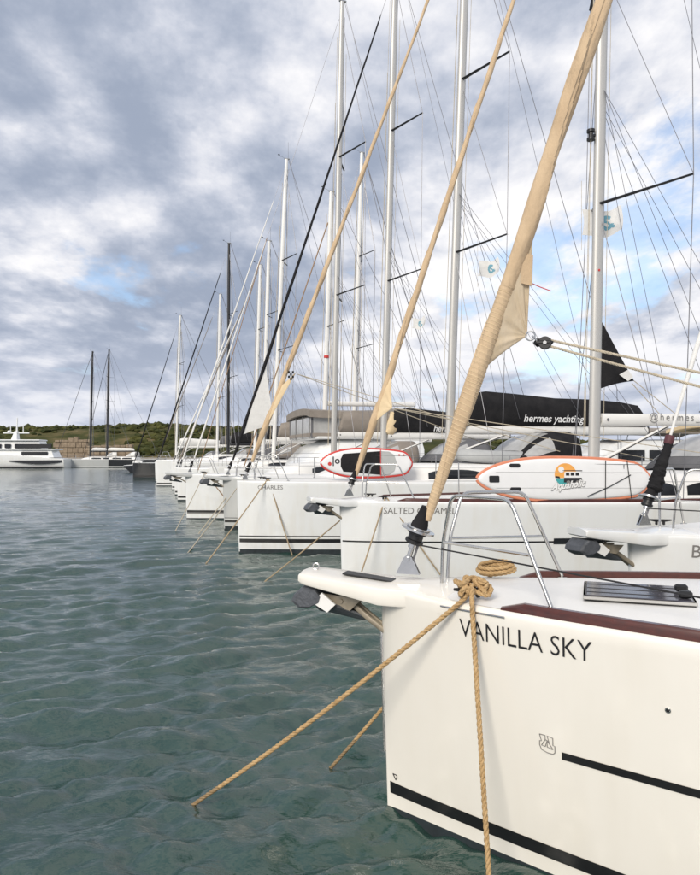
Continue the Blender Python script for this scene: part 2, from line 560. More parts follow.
# ------------------------------------------------------------------ yacht fittings (local axes: x aft from the stem, y starboard, z up)
def furled_sail(parent, base, top, t0, t1, R, m, twist=3.0, name='furled_jib', n=26, seg=150, taper=.55, wrap=0.0, turns=0, seed=0.0):
    """spiral roll of cloth: two overlapping cloth edges wind up the stay; the lowest part is bound with turns of line"""
    base, top = np.array(base, float), np.array(top, float)
    ks = np.linspace(0, 1, seg)
    if wrap: ks = np.concatenate([np.linspace(0, wrap, turns * 7), np.linspace(wrap, 1, seg)[1:]])
    ax = (top - base); T = ax / np.linalg.norm(ax)
    u = np.cross((0, 1.0, 0), T); u /= np.linalg.norm(u); w = np.cross(T, u)
    def rad(k, a):
        r = R * min(1.0, .5 + 9 * k) * (1 - taper * k) * (1 + .05 * math.sin(k * 37 + seed) + .035 * math.sin(k * 91 + 1))
        if k > .985: r *= max(.25, (1 - k) / .015)
        q = ((a + twist * 2 * math.pi * k + .5 * math.sin(k * 50)) % (2 * math.pi)) / (2 * math.pi)
        q2 = ((a + 2.4 + (twist * .62) * 2 * math.pi * k + .8 * math.sin(k * 33 + 2)) % (2 * math.pi)) / (2 * math.pi)
        q3 = ((a + 4.4 + (twist * 1.35) * 2 * math.pi * k + .6 * math.sin(k * 71)) % (2 * math.pi)) / (2 * math.pi)
        rr = .74 + .27 * q ** .6 + .18 * q2 + .14 * q3 ** 2 + .03 * math.sin(3 * a + k * 60 + seed) + .02 * math.sin(5 * a - k * 140)
        if wrap and k < wrap: rr = .97 + (rr - .97) * .45 + (.010 + .010 * math.sin(k * 190)) * math.sin(2 * math.pi * turns * k / wrap + a + 1.5 * math.sin(k * 120))
        return r * rr
    rings = []
    for k in ks:
        c = base + ax * (t0 + (t1 - t0) * k)
        rings.append([c + (u * math.cos(2 * math.pi * j / n) + w * math.sin(2 * math.pi * j / n)) * rad(k, 2 * math.pi * j / n) for j in range(n)])
    o = mk(name, loft(rings), m, parent, True, 30)
    if wrap:
        pts = []
        for i in range(turns * 16):
            k = wrap * (i / (turns * 16)); a = -2 * math.pi * turns * k / wrap - math.pi * .5
            pts.append(base + ax * (t0 + (t1 - t0) * (k + .0012 * math.sin(i * .031) + .0007 * math.sin(i * .0071))) + (u * math.cos(a) + w * math.sin(a)) * (rad(k, a) + .0010))
        mk('lashing', tube(pts, .0022, 5), 'cream_cloth', o)
    return o


def furler(parent, base, dirv, s=1.0, big=True):
    """tack plate, toggle, drum and swivel under a furled jib; returns drum object"""
    b = np.array(base, float); d = np.array(dirv, float); d /= np.linalg.norm(d)
    g = G()
    prof = [(-.075, 0), (.075, 0), (.06, .03), (.028, .10), (0, .125), (-.028, .10), (-.06, .03)]
    for y in (-.022, .010):
        a = [(b[0] + x * s, b[1] + y, b[2] + z * s) for x, z in prof]
        c = [(b[0] + x * s, b[1] + y + .012, b[2] + z * s) for x, z in prof]
        n = len(a); g.add((a + c, [tuple(range(n)), tuple(range(2 * n - 1, n - 1, -1))] +
                          [((k + 1) % n, k, k + n, (k + 1) % n + n) for k in range(n)]))
    g.add(disc_cyl(b + (0, -.04, .095 * s), (0, 1, 0), .014 * s, .08, 12))
    g.build('tack_plate', 'stainless', parent, angle=30)
    q = b + np.array([0, 0, .095]) * s
    gt = G().add(tube([q, q + d * .09 * s], .016 * s, 10)).add(disc_cyl(q + d * .07 * s, d, .028 * s, .03 * s, 14))
    gt.build('toggle', 'stainless', parent)
    dr = q + d * .10 * s
    gd = G().add(disc_cyl(dr, d, .058 * s, .085 * s, 20, [(0, .8), (.1, 1), (.3, 1), (.35, .8), (.7, .8), (.75, 1), (1, .95)]))
    drum = gd.build('furler_drum', 'black_plastic', parent)
    gp = G().add(disc_cyl(dr + d * .085 * s, d, .105 * s, .014 * s, 26)).add(disc_cyl(dr + d * .1 * s, d, .075 * s, .012 * s, 22))
    gp.build('drum_plate', 'stainless', drum)
    gs = G().add(disc_cyl(dr + d * .11 * s, d, .055 * s, .135 * s, 20, [(0, 1), (.15, .95), (.5, .7), (.85, .55), (1, .5)]))
    gs.build('tack_boot', 'black_cloth', drum)
    return drum


def anchor(parent, x0, z0, s=1.0):
    """plough anchor stowed under the bow roller: fluke forward, point aft"""
    a = empty_part('anchor', parent)
    # flat-faced heel plates of the plough, facing forward
    prof = [(-.285, -.075), (-.27, -.03), (-.20, .03), (-.10, .02), (-.06, -.03), (-.075, -.075), (-.15, -.115), (-.235, -.118)]
    rings = []
    for y, q, dx in ((-.135, .80, .03), (-.125, .93, .018), (-.01, 1.0, 0), (.01, 1.0, 0), (.125, .93, .018), (.135, .80, .03)):
        rings.append([(x0 + (-.17 + (p + .17) * q + dx) * s, y * s, z0 + (-.045 + (r_ + .045) * q) * s) for p, r_ in prof])
    mk('heel', loft(rings), 'anchor_blue', a, True, 20)
    # V-section share narrowing to the aft point
    rings = []
    for (x, hw, zt, h) in ((-.10, .125, -.065, .09), (-.02, .115, -.075, .085), (.08, .088, -.105, .07), (.18, .05, -.145, .045), (.27, .008, -.185, .012)):
        out = [(-hw, 0), (-hw * .55, -h * .6), (0, -h), (hw * .55, -h * .6), (hw, 0), (hw * .82, .012), (hw * .3, -h * .35), (0, -h * .55), (-hw * .3, -h * .35), (-hw * .82, .012)]
        rings.append([(x0 + x * s, y * s, z0 + (zt + z) * s) for y, z in out])
    mk('fluke', loft(rings), 'galvanised', a, True, 38)
    sh = [(x0 - .14 * s, 0, z0 - .08 * s), (x0 - .05 * s, 0, z0 - .01 * s), (x0 + .10 * s, 0, z0 + .03 * s), (x0 + .42 * s, 0, z0 + .045 * s)]
    mk('shank', tube(catmull(sh, 6), .014 * s, 8, .042 * s), 'galvanised', a)
    for sd in (-1, 1):
        pl = [(-.04, -.003), (.055, -.076), (.0, -.130), (-.105, -.075)]
        v = [(x0 + p * s, sd * .128 * s, z0 + q * s) for p, q in pl] + [(x0 + p * s, sd * .112 * s, z0 + q * s) for p, q in pl]
        mk('cheek_plate', (v, [(0, 1, 2, 3), (7, 6, 5, 4)] + [((k + 1) % 4, k, k + 4, (k + 1) % 4 + 4) for k in range(4)]), 'deck_white', a, False)
    return a


def empty_part(name, parent):
    o = bpy.data.objects.new(name, None); COL.objects.link(o); o.parent = parent; o.empty_display_size = .1
    return o


def bowsprit(parent, h, ln=.58, m='hull_cream', hw0=.16):
    """moulded platform that grows out of the deck edge"""
    xs = [-ln, -ln + .006, -ln + .014, -ln + .03, -ln + .06, -ln + .12, -.3, -.15, 0, .1, .2, .32, .44, .56, .66, .72]
    rings = []
    for x in xs:
        sink = .008 if x < .46 else .008 - .03 * (x - .46) / .26
        wdk = h.w(max(x, 0.001), h.zd(0) - .06) + sink if x > 0 else 0
        lin = hw0 + (.245 - hw0) * min(1, (x + ln) / ln)
        hw = max(lin, wdk) if x < .3 else wdk
        end = min(1, (x + ln + .003) / .03); hw *= .92 + .08 * math.sin(end * math.pi / 2)
        zt = h.zd(max(x, 0)) + .006 + .048 * max(0, -x / ln) - (.0 if x < .46 else .03 * (x - .46) / .26)
        th = .072 + .042 * min(1, (x + ln) / ln)
        r = .013
        zb = zt - th
        e0 = .012 * (1 - end)
        half = [(hw * .9, zb + e0), (hw - .006, zb + .005 + e0), (hw, zb + .018), (hw, zt - r - e0), (hw - r * .3, zt - r * .3 - e0), (hw - r, zt - e0), (hw * .4, zt + .006 + (.03 * min(1, max(0, x) / .4) if x < .46 else .0))]
        rings.append([(x, -a, b) for a, b in half] + [(x, a, b) for a, b in reversed(half)])
    return mk('bowsprit', loft(rings), m, parent, True, 32)


def wire(name, a, b, parent, r=.006, m='wire', sagm=0.0):
    pts = [a, b] if not sagm else sag(a, b, sagm, 12)
    return mk(name, tube(pts, r, 6), m, parent)


def mast_rig(Y, h, parent, ms, mh, rake=.025, m='mast_alloy', fore=.115, lat=.08, levels=(.36, .66), span=1.35, sweep=.55,
             fs_base=(.2, 0, 1.6), fs_frac=.96, wires=True, detail=True, mi_z=None, wr=.006):
    zb = h.deckz(ms) + (mi_z or .45)
    def at(z): return np.array([ms + rake * (z - zb), 0, z])
    pts = [at(z) for z in np.linspace(zb - .06, mh, 16)]
    n = 16
    k = np.linspace(0, 1, 16); fr = fore * np.where(k < .85, 1, 1 - (k - .85) * 1.6)
    # tube axes: U is perpendicular to T and the reference, keep fore-aft on U by explicit rings
    rings = [[(p[0] + math.cos(2 * math.pi * j / n) * a, p[1] + math.sin(2 * math.pi * j / n) * a * lat / fore, p[2]) for j in range(n)] for p, a in zip(pts, fr)]
    mast = mk('mast', loft(rings), m, parent, True, 50)
    Y['mast_at'] = at
    tip = at(mh)
    if detail:
        g = G().add(tube([at(zb + .05) + (fore * .98, 0, 0), at(mh * .97) + (fore * .9, 0, 0)], .013, 8))
        g.build('sail_track', 'black_plastic' if m != 'mast_black' else 'stainless', mast)
        g = G().add(rbox(tip + (.02, 0, .03), (.3, .10, .07), .02)); g.build('masthead_fitting', 'stainless', mast, angle=30)
        mk('antenna', tube([tip + (.1, .04, .05), tip + (.1, .04, .95)], .006, 6), 'black_plastic', mast)
        g = G().add(tube([tip + (-.12, 0, .06), tip + (-.42, 0, .16)], .005, 6)).add(rbox(tip + (-.42, 0, .2), (.12, .008, .05), .003))
        g.build('wind_vane', 'black_plastic', mast)
    tips = {-1: [], 1: []}
    for lv in levels:
        z = zb + (mh - zb) * lv; sp = span * (1 - .22 * (lv - .35))
        for sd in (-1, 1):
            a = at(z) + (0, sd * lat * .8, 0); b = at(z) + (sweep * sp / 1.35, sd * sp, .10)
            mk('spreader', tube([a, b], [.052, .034], 10, rv=[.026, .017]), 'spreader_dark', mast, True)
            tips[sd].append(b)
    hw = h.wd(ms + .7) - .12
    if wires:
        for sd in (-1, 1):
            ch = np.array([ms + .65, sd * hw, h.zd(ms + .6) + .02])
            path = [ch] + tips[sd] + [at(mh * fs_frac)]
            for i in range(len(path) - 1): wire('shroud', path[i], path[i + 1], mast, wr)
            wire('shroud', ch + (-.12, 0, 0), at(zb + (mh - zb) * levels[0] - .1), mast, wr * .9)
            if len(tips[sd]) > 1: wire('shroud', tips[sd][0], at(zb + (mh - zb) * levels[1] - .1), mast, wr * .8)
        sx = h.L - .25
        spl = np.array([sx - 1.0, 0, 4.2])
        wire('backstay', tip + (.1, 0, 0), spl, mast, wr)
        for sd in (-1, 1): wire('backstay', spl, (sx, sd * 1.2, h.zd(h.L) + .1), mast, wr * .9)
        wire('topping_lift', tip + (.16, 0, 0), (ms + 4.6, .02, 3.2), mast, wr * .7)
        for j, (dx, dy, zz) in enumerate(((-fore - .05, .05, .93), (-fore - .09, -.06, .8), (fore + .10, .07, .9))):
            wire('halyard', at(zb + .6) + (dx * 1.2, dy, 0), at(mh * zz) + (dx, dy * .4, 0), mast, wr * .7, 'rope_pale')
    fs_top = at(mh * fs_frac) - (fore, 0, 0)
    return mast, fs_top


def boom_rig(Y, h, parent, ms, z, ln, bag='black_cloth', boomm='mast_white', bh=.45, text=None, text_on='bag', vang=True, drop=.0, tcol='letter_white', tx=(1.0, .9), lazy=True):
    at = Y['mast_at']; p0 = at(z) + (.14, 0, 0); p1 = p0 + (ln, 0, .04 - drop)
    n = 14; rings = []
    for k in np.linspace(0, 1, 6):
        c = p0 + (p1 - p0) * k
        rings.append([(c[0], c[1] + .075 * math.cos(2 * math.pi * j / n), c[2] + .12 * math.sin(2 * math.pi * j / n)) for j in range(n)])
    boom = mk('boom', loft(rings), boomm, parent, True, 50)
    g = G().add(rbox(p0 - (.05, 0, 0), (.14, .07, .10), .015)).add(disc_cyl(p0 + (.1, -.085, 0), (0, 1, 0), .03, .17, 12))
    g.build('gooseneck', 'stainless', boom, angle=30)
    g = G().add(rbox(p1 + (.02, 0, 0), (.06, .16, .25), .03)); g.build('end_cap', 'black_plastic', boom, angle=30)
    if bag:
        rings = []; prof = [(.02, .35), (.05, .95), (.15, 1.05), (.3, .98), (.5, .92), (.7, .86), (.85, .80), (.95, .70), (.99, .35)]
        for t, q in prof:
            c = p0 + (p1 - p0) * t
            hh = bh * 2 * q; w = .16 * (.7 + .3 * q)
            out = []
            for j in range(20):
                a = 2 * math.pi * j / 20
                y = math.sin(a) * w * (1 + .08 * math.sin(5 * a + 9 * t)); zz = math.cos(a)
                zz = (zz * .5 + .5) ** .9
                out.append((c[0] + .02 * math.sin(a * 3 + t * 20), y * (1 if zz < .75 else (1 - zz) * 3 + .18), c[2] + .10 + hh * zz * (1 + .025 * math.sin(t * 47 + a))))
            rings.append(out)
        bg = mk('sail_bag', loft(rings), bag, boom, True, 60)
    if text and text_on == 'bag':
        v, f = text_geo(text, .25, .012); s = tx[1] / v[:, 0].max()
        out = [(p0[0] + tx[0] + a * s, -.205, p0[2] + .17 + b * s) for a, b in v]
        mk('bag_lettering', (out, f), tcol, boom, False)
    if text and text_on == 'boom':
        v, f = text_geo(text, 0, 0, 1.35); s = tx[1] / v[:, 0].max()
        out = [(p0[0] + tx[0] + a * s, -.0785, p0[2] - .05 + b * s) for a, b in v]
        mk('boom_lettering', (out, f), tcol, boom, False)
    if vang:
        b = at(h.deckz(ms) + .62) + (.14, 0, 0)
        g = G().add(tube([b, p0 + (1.55, 0, -.10)], .034, 12)); g.build('vang', 'mast_white', boom)
        wire('vang_line', b + (.05, -.05, .0), p0 + (1.5, -.04, -.12), boom, .010, 'rope_black')
    if lazy:
        for t in (.3, .62, .9):
            c = p0 + (p1 - p0) * t
            for sd in (-1, 1): wire('lazy_jack', at(z + 6.2) + (0, sd * .1, 0), c + (0, sd * .19, .3), boom, .005)
    return boom


def cabin(Y, h, parent, x0, x1, ht, hwf=.62, m='deck_white', win=True):
    """coachroof with dark windows let into its flanks"""
    xs = np.linspace(0, 1, 22); rings = []
    def sec(k):
        x = x0 + (x1 - x0) * k
        e = 1 - (1 - min(1, k / .34)) ** 2.0
        hh = max(.01, ht * e * (1 if k < .95 else (1 - (k - .95) / .05 * .15)))
        hw = (h.wd(x) * hwf) * (.55 + .45 * min(1, k / .25) ** .6)
        return x, hh, hw
    def ring(k):
        x, hh, hw = sec(k); zb = h.zd(x) - .04; out = []
        prof = [(1.0, 0), (.985, .4), (.955, .72), (.90, .90), (.78, .985), (.5, 1.03), (.2, 1.05)]
        zt = hh + .05
        port = [(x, -hw * a, zb + zt * b) for a, b in prof]
        return port + [(q[0], -q[1], q[2]) for q in reversed(port)]
    rings = [ring(k) for k in xs]
    c = mk('coachroof', loft(rings), m, parent, True, 45)
    Y['roof_z'] = lambda x: h.zd(x) + ht + .03
    if win:
        for sd in (-1, 1):
            for (a, b) in ((.30, .56), (.60, .90)):
                def fn(u, t):
                    k = a + (b - a) * u; x, hh, hw = sec(k); zb = h.zd(x) - .04
                    ta = .22 + .5 * t * (1 - .35 * (abs(u - .5) * 2) ** 3)
                    y = hw * (1.0 - .03 * ta - .03 * ta * ta) + .006
                    return (x, sd * y, zb + (hh + .05) * ta)
                gg = grid(fn, 8, 3)
                if sd > 0: gg = (gg[0], [tuple(reversed(q)) for q in gg[1]])
                mk('window', gg, 'dark_glass', c)
    return c


def sprayhood(h, parent, x0, x1, z0, ht, hw, m='grey_cloth', mw='clear_vinyl'):
    def sec(k):
        hh = ht * math.sin(math.pi / 2 * min(1, .10 + k * 1.15)) ** .75
        return x0 + (x1 - x0) * k, hh
    rings = []
    for k in np.linspace(0, 1, 12):
        x, hh = sec(k); out = []
        for j in range(17):
            a = math.pi * j / 16
            out.append((x, -hw * math.copysign(abs(math.cos(a)) ** .55, math.cos(a)), z0 + hh * math.sin(a) ** .6))
        rings.append(out)
    v, f = loft(rings, closed=False)
    o = mk('sprayhood', (v, f), m, parent)
    md = o.modifiers.new('cloth_thickness', 'SOLIDIFY'); md.thickness = .012
    for (k0, k1, j0, j1) in ((.1, .55, 1.6, 4.6), (.12, .6, 6.0, 10.0), (.1, .55, 11.4, 14.4)):
        def fn(u, t):
            k = k0 + (k1 - k0) * u; a = math.pi * (j0 + (j1 - j0) * t) / 16; x, hh = sec(k)
            return (x - .012, -(hw + .012) * math.copysign(abs(math.cos(a)) ** .55, math.cos(a)), z0 + (hh + .014) * math.sin(a) ** .6)
        mk('clear_window', grid(fn, 6, 6), mw, o)
    return o


def bimini(h, parent, x0, x1, z, hw, m='grey_cloth'):
    def fn(u, t):
        y = (t * 2 - 1) * hw
        return (x0 + (x1 - x0) * u, y, z - .22 * (abs(t * 2 - 1) ** 2.5) - .06 * (u * 2 - 1) ** 2 + .012 * math.sin(u * 9))
    v, f = slab(fn, 14, 12, lambda u, t: (0, 0, 1), .03)
    o = mk('bimini', (v, f), m, parent)
    for x in (x0 + .05, (x0 + x1) / 2, x1 - .05):
        pts = [(x * .6 + (x0 + x1) / 2 * .4, -hw, h.zd(x) + .1), (x, -hw, z - .28), (x, -hw * .6, z - .06), (x, hw * .6, z - .06), (x, hw, z - .28), (x * .6 + (x0 + x1) / 2 * .4, hw, h.zd(x) + .1)]
        mk('bimini_frame', tube(bend(pts, .3), .014, 8), 'stainless', o)
    return o


def rails(h, parent, x0, x1, step=1.75, hh=.62, r=.011, lr=.004, sides=(-1, 1)):
    xs = list(np.arange(x0, x1 + .01, step))
    for sd in sides:
        tops, mids = [], []
        for x in xs:
            b = np.array([x, sd * (h.wd(x) - .10), h.zd(x) + .01]); t = b + (0, sd * .015, hh)
            g = G().add(tube([b, t], r, 8)).add(disc_cyl(b - (0, 0, .012), (0, 0, 1), .03, .03, 12)); g.build('stanchion', 'stainless', parent)
            tops.append(t); mids.append(b + (0, sd * .008, hh * .52))
        for w in (tops, mids):
            for i in range(len(w) - 1): pass
            mk('lifeline', tube(w, lr, 6), 'wire', parent)


def pulpit(h, parent, s=1.0, hh=.60, xa=.38, xb=1.08, r=.0115):
    dz = h.zd
    for sd in (-1, 1):
        p = [(xa * s, sd * .09 * s, dz(.4) + .02), (xa * s + .012, sd * .11 * s, dz(.4) + .30 * hh / .6), (.46 * s, sd * .18 * s, dz(.4) + hh), (.84 * s, sd * .43 * s, dz(.7) + hh), (xb * s, sd * (h.wd(xb * s) - .09), dz(1) + .02)]
        o = mk('pulpit', tube(bend(p, .07), r, 10), 'stainless', parent)
        q = [(xa * s + .012, sd * .11 * s, dz(.4) + .30 * hh / .6), (xb * s - .13, sd * (h.wd(xb * s) * .8 - .06), dz(1) + .30 * hh / .6)]
        mk('mid_rail', tube(q, r * .8, 8), 'stainless', o)
        g = G()
        for b in (p[0], p[-1]): g.add(disc_cyl(np.array(b) - (0, 0, .02), (0, 0, 1), .034, .016, 14))
        g.build('base_flange', 'stainless', o)


def hatch(h, parent, x, y, lx, ly, z=None):
    z = z if z is not None else h.deckz(x, y)
    o = mk('hatch', rbox((x, y, z + .004), (lx, ly, .026), .008), 'hatch_glass_sheen', parent, True, 30)
    for k in (-.28, 0, .28): mk('hatch_reflection_line', rbox((x, y + k * ly, z + .0175), (lx * .97, .008, .004), .001), 'black_plastic', o, True, 30)  # dark lines of the glass reflection, laid on as thin strips
    g = G()
    e = .012
    for (cx, cy, sx, sy) in ((x, y - ly / 2 - e / 2, lx + 2 * e, e), (x, y + ly / 2 + e / 2, lx + 2 * e, e), (x - lx / 2 - e / 2, y, e, ly), (x + lx / 2 + e / 2, y, e, ly)):
        g.add(rbox((cx, cy, z + .002), (sx, sy, .022), .006))
    g.build('hatch_frame', 'mast_alloy', o, angle=30)
    return o


def cleat(parent, x, y, z, rz=0.0, s=1.0):
    g = G().add(rbox((-.035, 0, .02), (.025, .03, .04), .006)).add(rbox((.035, 0, .02), (.025, .03, .04), .006))
    g.add(tube([(-.11, 0, .052), (-.05, 0, .046), (.05, 0, .046), (.11, 0, .052)], [.008, .014, .014, .008], 8))
    c, sn = math.cos(rz), math.sin(rz)
    g.v = [(x + (a * c - b * sn) * s, y + (a * sn + b * c) * s, z + q * s) for a, b, q in g.v]
    return g.build('cleat', 'black_plastic', parent)


def knot(center, a, b, c, n, seed=0, rz=0.0):
    """a heap of turns thrown over a cleat"""
    pts = []; co, si = math.cos(rz), math.sin(rz)
    for i in range(n):
        t = i * .42
        x = a * math.sin(t * 1.0 + seed) * (.75 + .25 * math.sin(t * .31)); y = b * math.sin(t * 1.93 + 1.1 + .4 * math.sin(t * .23 + seed)); z = .012 + c * (.5 + .5 * math.sin(t * 1.37 + seed * 2)) * (.6 + .4 * math.cos(x / a * 1.2))
        pts.append((center[0] + x * co - y * si, center[1] + x * si + y * co, center[2] + z))
    return catmull(pts, 5)


def coil(center, a, b, loops, seed=0):
    pts = []
    rg = np.random.default_rng(seed)
    for i in range(loops * 14):
        t = 2 * math.pi * i / 14; k = i / 14
        q = 1 + .10 * math.sin(k * 2.1 + seed) + .03 * rg.normal()
        pts.append((center[0] + a * q * math.cos(t), center[1] + b * q * math.sin(t) + .012 * math.sin(k * 3), center[2] + .018 + .014 * k + .022 * math.sin(t + .5)))
    return catmull(pts, 4)


def clew_patch(parent, A, B, C, m, bulge=.03, name='clew', th=.006, n=14, curl=0.0):
    A, B, C = (np.array(q, float) for q in (A, B, C))
    nr = np.cross(B - A, C - A); nr /= np.linalg.norm(nr)
    if nr[1] > 0: nr = -nr
    def fn(u, t):
        # u from luff to clew, t along the luff
        e = A + (B - A) * t
        p = e + (C - e) * u
        hol = .10 * math.sin(math.pi * u) * (t - .5) * -1
        p = p + (B - A) * hol * .35
        w = bulge * math.sin(math.pi * t) * (1 - u) + .012 * math.sin(7 * math.pi * t + 1) * u * (1 - u) * 2 + .006 * math.sin(17 * math.pi * t) * u * (1 - u) * 2 + curl * u * u
        return p + nr * w
    v, f = slab(fn, n, n, lambda u, t: nr, th)
    return mk(name, (v, f), m, parent, True, 60)


# ------------------------------------------------------------------ paddle boards
def paddle_board(name, M4, L, W, rail_m, label, pad=None):
    """board standing on its edge: x along, z up (width), y thickness; outline blunt tail, pointed nose"""
    root = empty(name); root.matrix_world = M4
    T = .10
    def hw(u):   # u 0..1 nose to tail
        if u < .46: return W / 2 * (1 - (1 - u / .46) ** 2.3) ** .66
        q = (u - .46) / .54
        return W / 2 * (1 - .34 * q ** 2.4) * max(.0, 1 - max(0, (q - .80) / .2) ** 2.6 * .85)
    us = [0.0005, .004, .012, .028, .05, .08, .12, .16, .21, .27, .34, .42, .5, .58, .66, .74, .81, .87, .91, .94, .965, .985, .995, 1.0]
    rings = []
    for u in us:
        w = max(.01, hw(u)); e = min(1, w / .08)
        t = T / 2 * (.35 + .65 * e)
        out = []
        for j in range(20):
            a = 2 * math.pi * j / 20
            ca, sa = math.cos(a), math.sin(a)
            out.append((u * L, t * math.copysign(abs(sa) ** .55, sa), w * math.copysign(abs(ca) ** .5, ca) + W / 2))
        rings.append(out)
    mk('board_body', loft(rings), 'board_white', root, True, 60)
    g = G()
    path = [(u * L, 0, W / 2 + (hw(u) + .004)) for u in us] + [(u * L, 0, W / 2 - (hw(u) + .004)) for u in reversed(us)]
    g.add(tube(path, .024, 8, .036)); g.build('rail_band', rail_m, root)
    tag(root, label, 'paddleboard')
    return root, hw, T


def flat_patch(name, outline, y, m, parent, th=.002):
    a = [(x, y, z) for x, z in outline]; b = [(x, y + th, z) for x, z in outline]; n = len(a)
    f = [tuple(range(n)), tuple(range(2 * n - 1, n - 1, -1))] + [((k + 1) % n, k, k + n, (k + 1) % n + n) for k in range(n)]
    return mk(name, (a + b, f), m, parent, False)


def circ(cx, cz, r, n=32, a0=0, a1=360):
    return [(cx + r * math.cos(math.radians(a0 + (a1 - a0) * k / (n - (0 if a1 - a0 == 360 else 1)))), cz + r * math.sin(math.radians(a0 + (a1 - a0) * k / (n - (0 if a1 - a0 == 360 else 1))))) for k in range(n)]


def rect(x0, z0, x1, z1): return [(x0, z0), (x1, z0), (x1, z1), (x0, z1)]


# ------------------------------------------------------------------ water
RMS_SLOPE = 0.52


def build_water():
    nr, na = 1050, 640
    r = np.concatenate([[0.2], 2.4 * (800.0 / 2.4) ** np.linspace(0, 1, nr - 3), [1600.0, 5000.0]])
    a = np.linspace(math.radians(-75), math.radians(75), na)
    Rr, A = np.meshgrid(r, a, indexing='ij')
    X = Rr * np.sin(A); Yv = Rr * np.cos(A)
    cell = Rr * .0062
    dx = np.zeros_like(X); dy = np.zeros_like(X); dz = np.zeros_like(X)
    rg = np.random.default_rng(5)
    main = math.radians(-66)          # travel direction of the chop
    W = []
    for i in range(120):
        lam = 0.13 * (1.7 / 0.13) ** ((i + rg.random()) / 120)
        sl = math.exp(-(math.log(lam / .40) / .95) ** 2) * (.6 + .8 * rg.random())
        W.append((lam, main + rg.normal() * (.36 if lam > .4 else .5), sl, rg.random() * 6.283))
    nrm = RMS_SLOPE / math.sqrt(sum(w[2] ** 2 for w in W) / 2)
    for i, (lam, th, sl, ph) in enumerate(W):
        k = 2 * math.pi / lam
        fade = np.clip((lam / cell - 3.0) / 3.0, 0, 1)
        grp = np.clip(.62 + .75 * np.sin(X * .75 + i * 1.3 + .5 * np.sin(Yv)) * np.sin(Yv * .63 + 2.1 * i), .05, 2)      # wave groups
        arg = k * (X * math.cos(th) + Yv * math.sin(th)) + ph + .9 * np.sin(X * .8 + i * 1.7) + .7 * np.sin(Yv * .7 - i)
        arg2 = arg - .22 * np.sin(arg)                              # short steep fronts, long gentle backs
        sn, c = np.sin(arg2), np.cos(arg2)
        q = sl * nrm / k * fade * grp
        dz += q * (sn - .22 * np.cos(2 * arg2) * (lam > .25))      # peaked crests, flat troughs
        dx -= .55 * q * c * math.cos(th); dy -= .55 * q * c * math.sin(th)
    co = np.stack([X + dx, Yv + dy, dz], -1).reshape(-1, 3)
    me = bpy.data.meshes.new('sea')
    idx = np.arange(nr * na).reshape(nr, na)
    q = np.stack([idx[:-1, :-1], idx[:-1, 1:], idx[1:, 1:], idx[1:, :-1]], -1).reshape(-1, 4)[:, ::-1]
    me.vertices.add(len(co)); me.vertices.foreach_set('co', co.ravel())
    me.loops.add(q.size); me.loops.foreach_set('vertex_index', q.ravel().astype(np.int32))
    me.polygons.add(len(q)); me.polygons.foreach_set('loop_start', np.arange(0, q.size, 4, dtype=np.int32))
    me.polygons.foreach_set('loop_total', np.full(len(q), 4, dtype=np.int32))
    me.polygons.foreach_set('use_smooth', np.ones(len(q), dtype=bool))
    me.update(); me.validate()
    m = bpy.data.materials.new('sea_water'); m.use_nodes = True
    nt = m.node_tree; b = nt.nodes['Principled BSDF']; N, Lk = nt.nodes.new, nt.links.new
    b.inputs['Base Color'].default_value = (0.012, 0.040, 0.040, 1)
    b.inputs['Roughness'].default_value = 0.03
    b.inputs['IOR'].default_value = 1.74
    tc = N('ShaderNodeTexCoord')
    hs = []
    for sc, det, wgt, st in ((2.1, 4, 1.3, (.6, 1.9, 1)), (8.0, 4, .50, (.8, 1.7, 1)), (26, 4, .22, (.9, 1.6, 1))):
        mp = N('ShaderNodeMapping'); mp.inputs['Scale'].default_value = st; mp.inputs['Rotation'].default_value = (0, 0, math.radians(-22))
        Lk(tc.outputs['Object'], mp.inputs[0])
        n = N('ShaderNodeTexNoise'); n.inputs['Scale'].default_value = sc; n.inputs['Detail'].default_value = det
        n.inputs['Distortion'].default_value = .15
        Lk(mp.outputs[0], n.inputs['Vector'])
        mu = N('ShaderNodeMath'); mu.operation = 'MULTIPLY'; mu.inputs[1].default_value = wgt; Lk(n.outputs['Fac'], mu.inputs[0])
        hs.append(mu.outputs[0])
    ad = N('ShaderNodeMath'); ad.operation = 'ADD'; Lk(hs[0], ad.inputs[0]); Lk(hs[1], ad.inputs[1])
    ad2 = N('ShaderNodeMath'); ad2.operation = 'ADD'; Lk(ad.outputs[0], ad2.inputs[0]); Lk(hs[2], ad2.inputs[1])
    bp = N('ShaderNodeBump'); bp.inputs['Strength'].default_value = 1.0; bp.inputs['Distance'].default_value = 0.018
    Lk(ad2.outputs[0], bp.inputs['Height']); Lk(bp.outputs[0], b.inputs['Normal'])
    # murk: greener and paler patches of silty water
    n = N('ShaderNodeTexNoise'); n.inputs['Scale'].default_value = .35; n.inputs['Detail'].default_value = 3
    Lk(tc.outputs['Object'], n.inputs['Vector'])
    r_ = N('ShaderNodeValToRGB'); r_.color_ramp.elements[0].color = (0.012, 0.042, 0.033, 1); r_.color_ramp.elements[1].color = (0.026, 0.064, 0.052, 1)
    r_.color_ramp.elements[0].position = .35; r_.color_ramp.elements[1].position = .7
    Lk(n.outputs['Fac'], r_.inputs[0]); Lk(r_.outputs[0], b.inputs['Base Color'])
    me.materials.append(m)
    o = bpy.data.objects.new('sea', me); COL.objects.link(o); o['kind'] = 'structure'; o.location.z = -.05
    return o


build_water()


